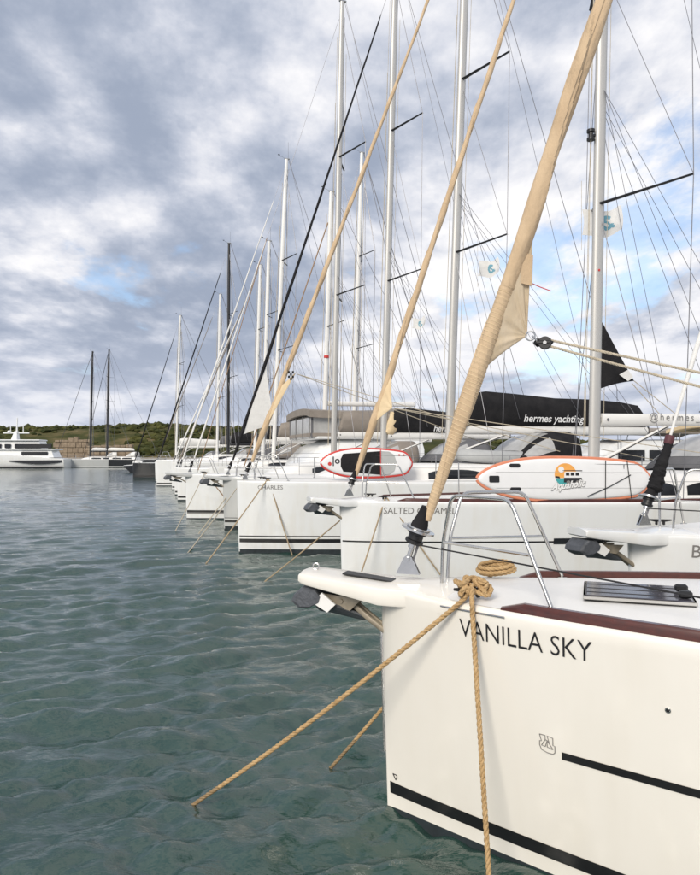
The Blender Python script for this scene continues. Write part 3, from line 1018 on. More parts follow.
# ------------------------------------------------------------------ far shore
def vnoise(x, y, seed=0):
    t = 0.0
    for i, (f, a) in enumerate(((.011, 1.0), (.027, .5), (.06, .28), (.13, .14))):
        t += a * math.sin(x * f * 1.3 + seed + i * 2.3 + 1.7 * math.sin(y * f * .9 + i)) * math.cos(y * f * 1.1 - seed * 1.9 + i)
    return t


def hill_h(x, y):
    k = max(0.0, min(1.0, (y - 292) / 110)); k = k * k * (3 - 2 * k)
    ridge = 19.5 * math.exp(-((x + 175) / 190) ** 2) + 13.0 * math.exp(-((x - 60) / 260) ** 2) * .9 + 7 * math.exp(-((x + 460) / 160) ** 2)
    ridge = min(ridge, 20.5) * .84
    back = 1 if y < 420 else max(.1, 1 - (y - 420) / 240)
    return .9 + k * back * (ridge - 1) + k * vnoise(x, y, 1.3) * 1.6


def build_land():
    def fn(u, t):
        x = -620 + 1100 * u; y = 284 + 330 * t ** 1.5
        z = hill_h(x, y) if t > .01 else -1.0
        return (x, y + 5 * vnoise(x, 0, 4), z)
    m = bpy.data.materials.new('hillside'); m.use_nodes = True
    nt = m.node_tree; b = nt.nodes['Principled BSDF']; N, Lk = nt.nodes.new, nt.links.new
    b.inputs['Roughness'].default_value = 1.0; b.inputs['Specular IOR Level'].default_value = .1
    tc = N('ShaderNodeTexCoord'); n = N('ShaderNodeTexNoise'); n.inputs['Scale'].default_value = .045; n.inputs['Detail'].default_value = 8
    n.inputs['Roughness'].default_value = .65; Lk(tc.outputs['Object'], n.inputs['Vector'])
    r = N('ShaderNodeValToRGB'); e = r.color_ramp.elements
    e[0].position = .36; e[0].color = (.022, .030, .010, 1); e[1].position = .68; e[1].color = (.17, .13, .065, 1)
    q = e.new(.5); q.color = (.055, .058, .020, 1)
    Lk(n.outputs['Fac'], r.inputs[0]); Lk(r.outputs[0], b.inputs['Base Color'])
    h = mk('hills', grid(fn, 260, 90), m); h['kind'] = 'structure'
    # scrub: low lumpy bushes, far too many to count
    sm = bpy.data.materials.new('scrub_leaves'); sm.use_nodes = True
    nt = sm.node_tree; b = nt.nodes['Principled BSDF']; N, Lk = nt.nodes.new, nt.links.new
    b.inputs['Roughness'].default_value = .95; b.inputs['Specular IOR Level'].default_value = .15
    tc = N('ShaderNodeTexCoord'); n = N('ShaderNodeTexNoise'); n.inputs['Scale'].default_value = .12; n.inputs['Detail'].default_value = 6
    Lk(tc.outputs['Object'], n.inputs['Vector'])
    r = N('ShaderNodeValToRGB'); e = r.color_ramp.elements; e[0].position = .35; e[0].color = (.016, .024, .008, 1); e[1].position = .68; e[1].color = (.085, .085, .026, 1)
    Lk(n.outputs['Fac'], r.inputs[0]); Lk(r.outputs[0], b.inputs['Base Color'])
    import bmesh
    bm = bmesh.new(); bmesh.ops.create_icosphere(bm, subdivisions=1, radius=1)
    bv = np.array([tuple(v.co) for v in bm.verts]); bf = [tuple(v.index for v in f.verts) for f in bm.faces]; bm.free()
    rg = np.random.default_rng(3); g = G()
    cnt = 0
    while cnt < 5200:
        x = rg.uniform(-420, 330); y = 300 + 150 * rg.random() ** .8
        if vnoise(x * 2.2, y * 2.2, 8) + rg.normal() * .35 < -.15: continue
        s = rg.uniform(.8, 2.4) * (1.25 if rg.random() < .08 else .85)
        z = hill_h(x, y)
        jit = 1 + rg.normal(size=(len(bv), 1)) * .22
        v = bv * jit * np.array([s * 1.25, s * 1.2, s * .72]) + np.array([x, y + 5 * vnoise(x, 0, 4), z + s * .25])
        g.add((v, bf)); cnt += 1
    o = mk('scrub', (g.v, g.f), sm, None, False); o['kind'] = 'stuff'
    # quay with broken stone wall courses and a small ruin
    q = mk('quay', rbox((-120, 276, .1), (330, 18, 2.2), .15), 'concrete', None, True, 30)
    tag(q, 'low pale concrete quay along the far shore under the scrub hill', 'quay')
    rg = np.random.default_rng(9)
    for k, (px0, px1, ytop, lab) in enumerate(((56, 88, 437, 'broken sandstone wall ending in a rubble heap beside the motor yacht'),
                                               (88, 132, 444, 'long low sandstone retaining wall behind the dark hulled sloops'))):
        d = 283 - 3 * k
        xa, xb = (px0 - 350) / F_PX * d, (px1 - 350) / F_PX * d
        top = CAM_H + (HOR - ytop) / F_PX * d
        root = empty('stone_wall', ((xa + xb) / 2, d, 0)); tag(root, lab, 'wall')
        rows = 4; n = 6
        for r_ in range(rows):
            x = xa + (0 if r_ % 2 else -.8)
            while x < xb:
                w = rg.uniform(1.6, 3.4); hgt = (top - 1.0) / rows * (1 if r_ < rows - 1 else rg.uniform(.35, 1.1))
                dd = rg.uniform(-.25, .25)
                bx = rbox((x + w / 2 - (xa + xb) / 2, dd, 1.0 + (top - 1.0) / rows * r_ + hgt / 2), (w - .08, 2.2, hgt - .05), .12)
                mk('stone_block', bx, 'stone', root, True, 30); x += w
    b = empty('stone_hut', (-108, 290, 1.0)); tag(b, 'small tan stone hut with flat roof among scrub on far shore', 'building')
    mk('wall', rbox((0, 0, 2.0), (9, 6, 4), .1), 'stone', b, True, 30)
    mk('roof', rbox((0, 0, 4.13), (9.6, 6.6, .25), .06), 'concrete', b, True, 30)
    mk('door', rbox((-1.5, -3.02, 1.1), (1.1, .08, 2.1), .03), 'bark', b, True, 30)
    for x in (1.2, 3.2): mk('window', rbox((x, -3.02, 2.1), (1.0, .08, 1.1), .03), 'dark_glass', b, True, 30)
    # a few taller wind-bent shrubs by the quay
    for i, (px, hgt, lab) in enumerate(((130, 4.0, 'round dark shrub by quay at end of sandstone wall'), (137, 3.2, 'smaller round shrub next to dark shrub on the quay'), (8, 5.0, 'dark bushy tree on far shore behind the motor yacht bow'))):
        d = 287; x = (px - 350) / F_PX * d
        t = empty('shore_shrub', (x, d, .9)); tag(t, lab, 'shrub')
        mk('trunk', tube([(0, 0, -.2), (.1, 0, hgt * .35), (.3, .1, hgt * .6)], [.18, .13, .06], 8), 'bark', t)
        rg2 = np.random.default_rng(20 + i); v, f = [], []
        for k in range(900):
            q = rg2.normal(size=3); q /= np.linalg.norm(q); rr = rg2.random() ** .4
            c = np.array([q[0] * hgt * .55, q[1] * hgt * .5, q[2] * hgt * .36]) * rr + (.2, 0, hgt * .62)
            a = rg2.normal(size=3) * .28; bb = rg2.normal(size=3) * .28; n0 = len(v)
            v += [c, c + a, c + a + bb, c + bb]; f.append((n0, n0 + 1, n0 + 2, n0 + 3))
        mk('crown', (v, f), sm, t, False)


build_land()


# ------------------------------------------------------------------ far boats
def motor_yacht():
    root = empty('motor_yacht', (-52.6, 130, 0), math.radians(4)); root.scale = (.84, .84, .84); tag(root, 'long white motor yacht with dark cabin windows moored across the harbour', 'motor yacht')
    L, n = 26.0, 20
    # local x: bow at -x?  stern toward +x (right); length runs left out of view
    rings = []
    for k in np.linspace(0, 1, 26):
        x = -L + L * k + 0.0
        b = 3.1 * min(1, (k / .42)) ** .7 if k < .42 else 3.1 - .35 * (k - .42)
        zt = 3.0 - 1.15 * max(0, (k - .35) / .65) ** 1.4
        half = [(b * .15 + .02, -.8), (b * .72 + .02, -.2), (b * .86 + .02, .3), (b + .02, zt * .7), (b + .02, zt), (b * .8, zt + .05)]
        rings.append([(x, -a, z) for a, z in half] + [(x, a, z) for a, z in reversed(half)])
    mk('hull', loft(rings), 'hull_white', root, True, 40)
    g = G(); g.add(rbox((-13.2, 0, .14), (25.6, 6.1, .22), .05)); g.build('boot_stripe', 'paint_black', root, angle=30)
    # dark swoosh of hull glazing
    def fn(u, t):
        x = -11.5 + 11.2 * u
        top = 1.55 + .1 * u; th = .12 + .75 * math.sin(math.pi * min(1, u * .75 + .05)) ** 1.2
        k = (x + L) / L; return (x, -(3.1 - .35 * max(0, k - .42)) - .06, top - th * t)
    mk('hull_window', grid(fn, 20, 3), 'dark_glass', root)
    for z in (1.0, 1.6): mk('hull_vent', rbox((-23.0, -2.66, z), (1.1, .1, .4), .02), 'dark_glass', root, True, 30)
    def house(name, x0, x1, z0, z1, hw, rk0, rk1):
        b = .1
        r0 = [(x0, -hw), (x1, -hw), (x1, hw), (x0, hw)]
        r1 = [(x0 + rk0, -hw + .25), (x1 - rk1, -hw + .25), (x1 - rk1, hw - .25), (x0 + rk0, hw - .25)]
        return mk(name, loft([[(x, y, z0) for x, y in r0], [(x, y, z1) for x, y in r1]]), 'hull_white', root, False)
    house('main_deckhouse', -19, -2.2, 2.2, 3.9, 2.55, 1.5, .6)
    house('upper_deckhouse', -17.5, -5.0, 3.9, 5.75, 2.25, 2.6, .4)
    mk('deck_overhang', rbox((-10.4, 0, 3.95), (17.0, 5.6, .28), .1), 'hull_white', root, True, 30)
    mk('hardtop', rbox((-11.0, 0, 5.95), (11.6, 5.0, .34), .15), 'hull_white', root, True, 30)
    for (x0, x1, y, z, hh) in ((-10.5, -2.7, -2.48, 4.68, .95), (-14.6, -13.4, -2.38, 4.68, .9), (-12.6, -11.4, -2.4, 4.68, .9), (-9, -3.5, -2.60, 3.1, .7)):
        mk('window', rbox(((x0 + x1) / 2, y + .12, z), (x1 - x0, .5, hh), .05), 'dark_glass', root, True, 30)
    mp = mk('radar_mast', loft([[(-11.9, -.9, 6.1), (-10.7, -.9, 6.1), (-10.7, .9, 6.1), (-11.9, .9, 6.1)], [(-11.3, -.6, 8.0), (-10.8, -.6, 8.0), (-10.8, .6, 8.0), (-11.3, .6, 8.0)]]), 'hull_white', root, False)
    mk('radar_bar', rbox((-11.1, 0, 7.6), (5.6, .35, .26), .08), 'hull_white', mp, True, 30)
    mk('pole', tube([(-11.0, 0, 7.9), (-10.9, 0, 11.0)], [.22, .12], 8), 'hull_white', mp)
    for (x, z) in ((-12.4, 8.2), (-9.7, 8.6)): mk('antenna', tube([(x, .2, 7.6), (x, .2, z + .9)], .09, 6), 'hull_white', mp)
    mk('radome', disc_cyl((-12.6, 0, 7.72), (0, 0, 1), .42, .5, 16, [(0, .8), (.2, 1), (.6, .95), (.9, .6), (1, .2)]), 'hull_white', mp)
    for i, x in enumerate(np.arange(-25, -19.5, 1.1)): mk('stanchion', tube([(x, -2.0, 2.9), (x, -2.05, 3.8)], .03, 6), 'stainless', root)


motor_yacht()


def dark_sloop(name, x, y, rz, mh, hullm, label, L=17.0, cov='white_cloth', mastx=6.6):
    root = empty(name, (x, y, 0), rz); tag(root, label, 'sailboat', None)
    h = Hull(L=L, hf=1.55, wd=.72, ww=.34, bmax=2.1, sheer=.02, rake=.35)
    h.build(root, hullm, 'deck_white')
    h.stripe('boot_stripe', .3, L - .1, .05, .16, 'letter_white', root, .02)
    Y = {}
    cabin(Y, h, root, 4.8, 11.5, .5, .55)
    mast, ft = mast_rig(Y, h, root, mastx, mh, .02, 'mast_black', .20, .14, levels=(.3, .52, .74), span=1.9, sweep=.3, detail=True, wr=.02)
    boom_rig(Y, h, root, mastx, 3.0, 5.5, cov, 'mast_black', bh=.3, lazy=False, vang=False)
    wire('forestay', (.3, 0, 1.7), ft, mast, .045, 'mast_black')
    rails(h, root, 1.6, L - 1, 2.4, .65, .03, .016)
    sprayhood(h, root, 9.6, 11.4, 2.0, .9, 1.1, 'white_cloth')
    return root


s1 = dark_sloop('tall_sloop', -56.2, 132, math.radians(20), 22.3, 'hull_pale_grey', 'sloop with tall black mast and pale grey hull beside motor yacht', L=15)
s2 = dark_sloop('tall_sloop', -52.3, 136, math.radians(-8), 22.8, 'hull_black', 'sloop with tall black mast and black hull moored across the harbour', L=16, mastx=5.2 + 0)

# ------------------------------------------------------------------ small craft near the far shore
def small_tender(name, x, y, rz, L, hullm, topm, label):
    root = empty(name, (x, y, 0), rz); tag(root, label, 'tender')
    h = Hull(L=L, hf=.95, wd=.62, ww=.5, bmax=1.05, sheer=.02, rake=.4)
    h.build(root, hullm, 'deck_white')
    # windscreen/console with cover
    rings = []
    for k, (dx, hw, z) in enumerate(((0, .75, .9), (.25, .72, 1.35), (1.5, .65, 1.55), (2.4, .5, 1.0))):
        rings.append([(L * .35 + dx, -hw, .85), (L * .35 + dx, -hw * .9, z), (L * .35 + dx, 0, z + .08), (L * .35 + dx, hw * .9, z), (L * .35 + dx, hw, .85)])
    mk('console_cover', loft(rings), topm, root, True, 50)
    mk('windscreen', slab(lambda u, t: (L * .33 + .3 * t, (u * 2 - 1) * .7, 1.0 + .55 * t), 6, 3, lambda u, t: (-.9, 0, .4), .02), 'dark_glass', root)
    g = G().add(rbox((L + .1, 0, .75), (.4, .4, .75), .12)).add(rbox((L + .2, 0, .1), (.15, .12, .9), .04)); g.build('outboard_motor', 'black_plastic', root, angle=35)
    return root


small_tender('motor_tender', -30.5, 100, math.radians(-72), 6.0, 'hull_black', 'white_cloth', 'black hulled motor tender with white cover near the far quay')
small_tender('open_dinghy', -22.3, 80, math.radians(-25), 3.6, 'hull_cream', 'taupe_cloth', 'small beige dinghy with taupe cover by the farthest white bow')


# ------------------------------------------------------------------ the row of moored yachts
def yacht(name, label, stem, t, hf=1.5, L=12.0, hullm='hull_white', sprit=.58, ms=4.9, mh=16.0, rake=.025, mastm='mast_alloy', jib='tan_cloth', jibR=.062,
          jt=(.024, .90), fsx=.12, boom_z=3.0, boom_ln=4.6, bag='black_cloth', bagh=.40, text=None, text_on='bag', tcol='letter_white', tx=(1.6, .95),
          hood='grey_cloth', bim=None, span=1.35, sweep=.6, levels=(.36, .66), wd=.62, ww=.36, name_txt=None, stripes=(), pulp=True, rail=None, anch=True,
          lod=0, jfrac=.965, group=None, entry_z=0, roof=.42, anchor_s=1.0, wr=.006, sprit_m=None, roof0=2.9):
    root = empty(name, (stem[0], stem[1], 0), -t)
    tag(root, label, 'sailboat', group)
    h = Hull(L=L, hf=hf, wd=wd, ww=ww, bmax=1.85)
    hull, deck = h.build(root, hullm, 'deck_white')
    Y = {'root': root, 'h': h, 'deck': deck, 'hull': hull}
    for (x0, x1, z0, z1, m) in stripes:
        for sd in (-1, 1): h.stripe('hull_stripe', x0, x1, z0, z1, m, root, .004, sd)
    if sprit:
        Y['sprit'] = bowsprit(root, h, sprit, sprit_m or hullm)
    bz = h.deckz(fsx) + (.055 if sprit else .01)
    base = np.array([fsx, 0, bz])
    cabin(Y, h, root, roof0, 8.3, roof)
    mast, ft = mast_rig(Y, h, root, ms, mh, rake, mastm, levels=levels, span=span, sweep=sweep, fs_frac=jfrac, wr=wr)
    Y['mast'] = mast
    d = ft - base
    Y['base'], Y['ft'] = base, ft
    wire('forestay', base + d * .005, ft, mast, .008, 'wire')
    if jib:
        furler(root, base, d, 1.0)
        Y['jib'] = furled_sail(root, base, ft, jt[0], jt[1], jibR, jib, twist=7 if not lod else 4, seg=220 if not lod else 90, n=24 if not lod else 14)
    boom_rig(Y, h, root, ms, boom_z, boom_ln, bag, 'mast_white' if mastm != 'mast_black' else 'mast_black', bagh, text, text_on, tcol=tcol, tx=tx)
    if hood: sprayhood(h, root, 7.0, 8.7, h.zd(8) + .28, 1.0, 1.25, hood)
    if bim: bimini(h, root, 8.9, 11.2, h.zd(10) + 2.05, 1.55, bim)
    if pulp: pulpit(h, root)
    rails(h, root, 1.45 + 1.2, L - .6, 1.85)
    for sd in (-1, 1):
        x = .62
        cleat(root, x, sd * (h.wd(x) - .09), h.deckz(x, h.wd(x) - .09) + .012, .5 * -sd)
    if rail:
        for sd in (-1, 1):
            def fn(k):
                x = .80 + (L - .9) * k
                y = h.wd(x) - .055; z = h.zd(x)
                a = min(1, k * 70 + .15)
                return [(x, sd * (y - .03), z - .004), (x, sd * (y - .03), z + .038 * a), (x, sd * (y - .018), z + .05 * a), (x, sd * (y + .018), z + .05 * a), (x, sd * (y + .03), z + .036 * a), (x, sd * (y + .03), z - .012)]
            mk('toe_rail', loft([fn(k) for k in [0, .002, .006, .012, .02, .035, .05, .07, .09, .12, .16, .2, .26, .34, .42, .52, .64, .76, .88, 1.0]]), rail, root, True, 40)
    if anch:
        ax = -(sprit or .0) * .62 - .02
        az = h.zd(0) - (.07 if sprit else -.02)
        anchor(root, ax if sprit else -.16, az, anchor_s)
        if sprit:
            g = G()
            for sd in (-1, 1):
                g.add(tube([(-sprit * .55, sd * .03, h.zd(0) - .09), (-.12, sd * .035, h.zd(0) - .24), (.012, sd * .035, h.zd(0) - .33)], .012, 8, .02))
            g.build('bracket_strut', 'bracket_steel', root)
            g = G()
            pl = [(-sprit * .80, -.085), (-.16, -.11), (-.24, -.19), (-sprit * .60, -.165)]
            for sd in (-1, 1):
                v = [(p, sd * .075, h.zd(0) + q) for p, q in pl] + [(p, sd * .062, h.zd(0) + q) for p, q in pl]
                g.add((v, [(0, 1, 2, 3), (7, 6, 5, 4)] + [((k + 1) % 4, k, k + 4, (k + 1) % 4 + 4) for k in range(4)]))
            g.add(disc_cyl((-sprit * .52, -.085, h.zd(0) - .13), (0, 1, 0), .016, .17, 12))
            g.build('roller_bracket', 'bracket_steel', root, angle=30)
    if name_txt: h.lettering('name_lettering', name_txt[0], *name_txt[1:], root)
    return Y


def w2l(Y, p):
    t = -Y['root'].rotation_euler[2]; s = Y['root'].location
    dx, dy = p[0] - s[0], p[1] - s[1]
    return np.array([dx * math.cos(t) - dy * math.sin(t), dx * math.sin(t) + dy * math.cos(t), p[2]])


def l2w(Y, q):
    t = -Y['root'].rotation_euler[2]; s = Y['root'].location
    return np.array([s[0] + q[0] * math.cos(t) + q[1] * math.sin(t), s[1] - q[0] * math.sin(t) + q[1] * math.cos(t), q[2]])


def mooring(label, a, b, r, laid=False, m='rope_tan', wet=True, sg=.03, grp=None, sub=.35, via=None):
    """rope from a (boat) into the water at b"""
    a, b = np.array(a, float), np.array(b, float)
    d = (b - a); e = b + d / np.linalg.norm(d) * sub + np.array([0, 0, .02])
    pts = sag(a, b, sg, 24) + [e]
    if via is not None: pts = catmull([a, np.array(via, float)] + sag(via, b, sg, 10)[1:] + [e], 4)
    root = empty('mooring_line', (float(b[0]), float(b[1]), 0)); tag(root, label, 'rope', grp)
    q = [p - np.array([b[0], b[1], 0]) for p in pts]
    if laid:
        n = int(len(q) * .86)
        rope(q[:n], r).build('rope', m, root, angle=60)
        rope(q[n - 1:], r * .98).build('wet_end', 'rope_wet', root, angle=60)
    else:
        mk('rope', tube(q, r, 7), m, root)
    return root


T0 = .335
# ---- the near yacht
Y0 = yacht('sailing_yacht', 'cream white yacht with dark red toe rail and laid rope on bow cleat', (.25, 4.61), T0, hf=1.468, hullm='hull_cream', wd=.645, ww=.42,
           ms=4.9, mh=16.6, jib=None, rail='mahogany', fsx=.14, roof0=2.6,
           stripes=((.03, 11.9, .095, .172, 'paint_black'), (1.13, 9.0, .70, .742, 'paint_black')))
r0, h0 = Y0['root'], Y0['h']
h0.lettering('name_lettering', 'VANILLA SKY', .575, 1.268, .775, .106, 'letter_black', r0, bold=-.006)
furler(r0, Y0['base'], Y0['ft'] - Y0['base'], 1.05)
jib0 = furled_sail(r0, Y0['base'], Y0['ft'], .0245, .93, .052, 'tan_cloth', twist=6, seg=520, n=48, taper=.40, wrap=.112, turns=52)
b0, d0 = Y0['base'], Y0['ft'] - Y0['base']
A = b0 + d0 * .162; B = b0 + d0 * .088
Cw = w2l(Y0, P(527, 336, 4.36))
clew = clew_patch(r0, A, B, Cw, 'sail_cloth', .03, n=40)
# leech tab and clew ring
g = G().add(slab(lambda u, t: w2l(Y0, P(522 + 11 * u - 1 * t, 252 + 31 * t + 3 * u, 4.31)), 4, 6, lambda u, t: (0, -1, 0), .008)); g.build('leech_tab', 'tan_cloth', clew)
ring = [Cw + np.array([math.cos(a) * .028 + .02, .0, math.sin(a) * .028]) for a in np.linspace(0, 2 * math.pi, 20)]
mk('clew_ring', tube(ring, .005, 8), 'stainless', clew)
blk = w2l(Y0, P(545, 343, 4.34))
g = G().add(disc_cyl(blk - (0, .02, 0), (0, 1, 0), .040, .04, 18)).add(rbox(blk + (-.01, 0, .004), (.12, .05, .05), .02)); bo = g.build('sheet_block', 'black_plastic', r0, angle=35)
mk('block_pin', disc_cyl(blk - (0, .028, 0), (0, 1, 0), .012, .056, 12), 'stainless', bo)
mk('shackle', tube([Cw + (.03, 0, 0), (Cw + blk) / 2, blk - (.04, 0, 0)], .006, 8), 'stainless', bo)
for (z0, q) in ((.016, P(700, 371, 4.10)), (-.022, P(700, 385, 4.10))):
    a = blk + np.array([.03, 0, z0]); e = w2l(Y0, q); e = a + (e - a) * 4.5
    g = rope(sag(a, e, .015, 20), .0085, n=5); g.build('jib_sheet', 'rope_pale', r0, angle=60)
mk('red_telltale', tube([w2l(Y0, P(531, 283, 4.37)), w2l(Y0, P(540, 287, 4.36)), w2l(Y0, P(551, 291, 4.36))], .003, 6), 'red_rail', clew)
# deck: hatch, black sheet laid on as the shade in the chain locker slot, fittings
hatch(h0, r0, 1.52, -.06, .56, .46, h0.deckz(1.5) + .01)
for y in (-.16, .04):
    mk('hatch_hinge', rbox((1.76, y - .06, h0.deckz(1.5) + .05), (.07, .05, .04), .01), 'black_plastic', r0, True, 30)
g = G().add(slab(lambda u, t: (-.30 + .34 * u, (-.055 + .11 * t), h0.zd(0) + .050 - .035 * u + .004), 4, 2, lambda u, t: (0, 0, 1), .01)); g.build('locker_slot_shade', 'black_plastic', Y0['sprit'], angle=30)
ring = [(-.52, .02 + .0, h0.zd(0) + .05)] + [(-.52 + .022 * math.cos(a) , .02, h0.zd(0) + .075 + .022 * math.sin(a)) for a in np.linspace(-.9, math.pi + .9, 14)] + [(-.505, .02, h0.zd(0) + .05)]
mk('u_bolt', tube(ring, .005, 8), 'stainless', Y0['sprit'])
def fair(x0, x1, z, m, th=.005):
    pts = [h0.pt(x0 + (x1 - x0) * k, z - .0 * k, -1, .004) for k in np.linspace(0, 1, 14)]
    return mk('fairlead_strip', tube(pts, th, 8), m, r0)
fair(.46, .84, h0.zd(.6) - .035, 'stainless')
# bow badge: outlined shield with two leaning letters, drawn on the hull side
def on_hull(name, polys, x0, z0, s, m, off=.004, line=None):
    g = G()
    for poly in polys:
        pts = [h0.pt(h0.arc(x0, z0, a * s) if a * s > 0 else x0, z0 + b * s, -1, off) for a, b in poly]
        g.add(tube(pts, line, 6))
    return g.build(name, m, r0)
bad = [[(.10, 1.0), (.12, .62), (.02, .60), (.06, .35), (.2, .1), (.5, 0), (.80, .0), (.95, .12), (1.0, .5), (.88, .52), (.86, .95), (.56, 1.0), (.6, .62)],
       [(.10, 1.0), (.42, 1.0), (.44, .75), (.22, .36), (.40, .34), (.52, .72), (.50, .34), (.70, .30)],
       [(.44, .75), (.56, .72), (.82, .28), (.72, .28)]]
on_hull('bow_badge', bad, 1.005, .715, .095, 'letter_grey', .003, .0022)
on_hull('small_badge', [[(.0, 1), (.9, 1), (.95, .5), (.5, 0), (.05, .5), (0, 1)]], .055, .195, .034, 'letter_black', .003, .003)
g = G().add(disc_cyl(h0.pt(1.62, 1.10, -1, -.01), h0.pt(1.62, 1.10, -1, 1) - h0.pt(1.62, 1.10, -1, 0), .014, .016, 14)); g.build('vent_fitting', 'stainless', r0)
g = G().add(disc_cyl(h0.pt(1.62, 1.10, -1, .004), h0.pt(1.62, 1.10, -1, 1) - h0.pt(1.62, 1.10, -1, 0), .008, .004, 12)); g.build('vent_hole', 'black_plastic', r0)
# stem guard
mk('stem_band', tube([h0.pt(0, z, -1) * (1, 0, 1) - (.008, 0, 0) for z in (.35, .6, .9, 1.15)], .006, 6, .012), 'stainless', r0)
# rope work on the cleats
cl = np.array([.62, -(h0.wd(.62) - .09), h0.deckz(.62, .33) + .02])
k1 = rope(knot(cl, .095, .062, .085, 78, 2, .5), .0145, n=6)
ko = empty('cleated_rope', tuple(l2w(Y0, cl))); tag(ko, 'tangle of laid tan rope wound on the bow cleat above the lettering', 'rope')
k1.v = [tuple(l2w(Y0, np.array(q)) - l2w(Y0, cl)) for q in k1.v]; k1.build('rope', 'rope_tan', ko, angle=60)
cs = np.array([.66, (h0.wd(.66) - .12), h0.deckz(.66, .33) + .02])
k2 = rope(coil(cs, .115, .07, 4, 5), .0135, n=6)
ko = empty('coiled_rope', tuple(l2w(Y0, cs))); tag(ko, 'loose coil of tan rope on far side cleat of the near foredeck', 'rope')
k2.v = [tuple(l2w(Y0, np.array(q)) - l2w(Y0, cs)) for q in k2.v]; k2.build('rope', 'rope_tan', ko, angle=60)
cw = l2w(Y0, cl + (0, -.02, .05))
mooring('laid tan rope slanting from bow cleat out into open water', cw, P(200, 800, 4.66), .0145, True, sg=.035, sub=.5, via=l2w(Y0, np.array([.57, -(h0.wd(.57) + .012), h0.zd(.57) + .012])))
edge = l2w(Y0, np.array([.64, -(h0.wd(.64) + .022), h0.zd(.6) - .01]))
root = empty('mooring_line', (float(P(494, 880, 3.56)[0]), 3.56, 0)); tag(root, 'laid tan rope hanging straight down the cream bow across its lettering', 'rope')
endp = np.array(P(494, 893, 3.56)); endp[2] = -.25
pth = [cw + (0, 0, .02), edge + (0, 0, .035)] + [edge + (endp - edge) * k for k in (.02, .1, .25, .45, .7, 1.0)]
pth = [np.array(p) - np.array(root.location) for p in catmull(pth, 8)]
rope(pth, .0148).build('rope', 'rope_tan', root, angle=60)
mooring('laid tan rope running from behind the cream stem down to the water', l2w(Y0, cs + (0, .08, .04)), P(336, 762, 5.26), .014, True, sg=.02, sub=.4)

# ---- second yacht, bow just behind the near foredeck (black forestay sock)
Y1 = yacht('sailing_yacht', 'white yacht with black sock round its forestay, bow beside the near foredeck hatch', (2.70, 6.65), -.28, hf=1.575, sprit=.62, jib=None, ms=5.0, mh=16.5,
           stripes=((.03, 11.9, .60, .64, 'paint_black'), (.03, 11.9, .1, .17, 'paint_black')))
r1, h1 = Y1['root'], Y1['h']
h1.lettering('name_lettering', 'BAR', .40, h1.hf - .21, .30, .115, 'letter_grey', r1)
dd = Y1['ft'] - Y1['base']
furler(r1, Y1['base'], dd, .95)
sock = furled_sail(r1, Y1['base'], Y1['ft'], .022, .058, .072, 'black_cloth', 1, 'forestay_sock', 18, 40, .55)
furled_sail(r1, Y1['base'], Y1['ft'], .056, .94, .021, 'white_cloth', 8, 'furled_jib', 16, 160, .3)
c = Y1['base'] + dd * .058
mk('sock_collar', disc_cyl(c - dd * .004, dd, .045, .09, 16), 'maroon', sock)
wire('furling_line', Y0['base'] + (.06, -.05, .20), (2.6, -1.05, h0.zd(2.6) + .12), r0, .005, 'rope_black')
wire('furling_line', Y1['base'] + (0.02, -.03, .16), (3.2, -1.1, h1.zd(3) + .1), r1, .006, 'rope_black')

# ---- third yacht: in-mast furling main, paddleboard on the rail
Y2 = yacht('sailing_yacht', 'white yacht with orange edged paddleboard on its rail and black mainsail clew', (-.13, 11.7), -.30, hf=1.56, ms=4.95, mh=16.6, rake=.022, span=1.5, sweep=.72, levels=(.345, .66),
           bag=None, text='@hermes_yachting', text_on='boom', tcol='letter_grey', tx=(1.05, 2.2), boom_z=2.98, roof=.45, bim='grey_cloth', rail='mahogany', jibR=.060, jt=(.024, .93),
           stripes=((.02, 11.9, .86, .885, 'paint_black'), (3.3, 4.1, .83, .93, 'dark_glass'), (.03, 11.9, .08, .15, 'paint_black')), wr=.0075)
r2, h2 = Y2['root'], Y2['h']
h2.lettering('name_lettering', 'SALTED CARAMEL', .60, 1.345, 1.18, .105, 'letter_grey', r2)
d2 = Y2['ft'] - Y2['base']; b2 = Y2['base']
clew_patch(r2, b2 + d2 * .15, b2 + d2 * .085, w2l(Y2, P(392, 408, 11.6)), 'cream_cloth', .03)
wire('jib_sheet', w2l(Y2, P(392, 408, 11.6)), (7.5, -1.3, 2.2), r2, .008, 'rope_pale'); wire('jib_sheet', w2l(Y2, P(392, 408, 11.6)), (7.5, 1.3, 2.2), r2, .008, 'rope_pale')
at = Y2['mast_at']
am = lambda z, o=.12: at(z) + (o, 0, 0)
zc = lambda py: CAM_H + (HOR - py) / F_PX * 13.1
cp = at(zc(379)) + (.88, 0, 0)
main_clew = clew_patch(r2, am(zc(320)), am(zc(388)), cp, 'black_cloth', .02, 'mainsail_clew')
flat = [(cp[0] - .40, cp[2] + .10), (cp[0] - .2, cp[2] + .2), (cp[0] - .08, cp[2] + .06), (cp[0] - .2, cp[2] - .02)]
flat_patch('clew_reinforcement', flat, -.075, 'white_cloth', main_clew)
wire('outhaul', cp, (Y2['mast_at'](3)[0] + 1.9, 0, 3.1), main_clew, .008, 'rope_pale')
wire('outhaul', cp - (.05, 0, .05), (Y2['mast_at'](3)[0] + 1.5, 0, 3.1), main_clew, .008, 'rope_pale')
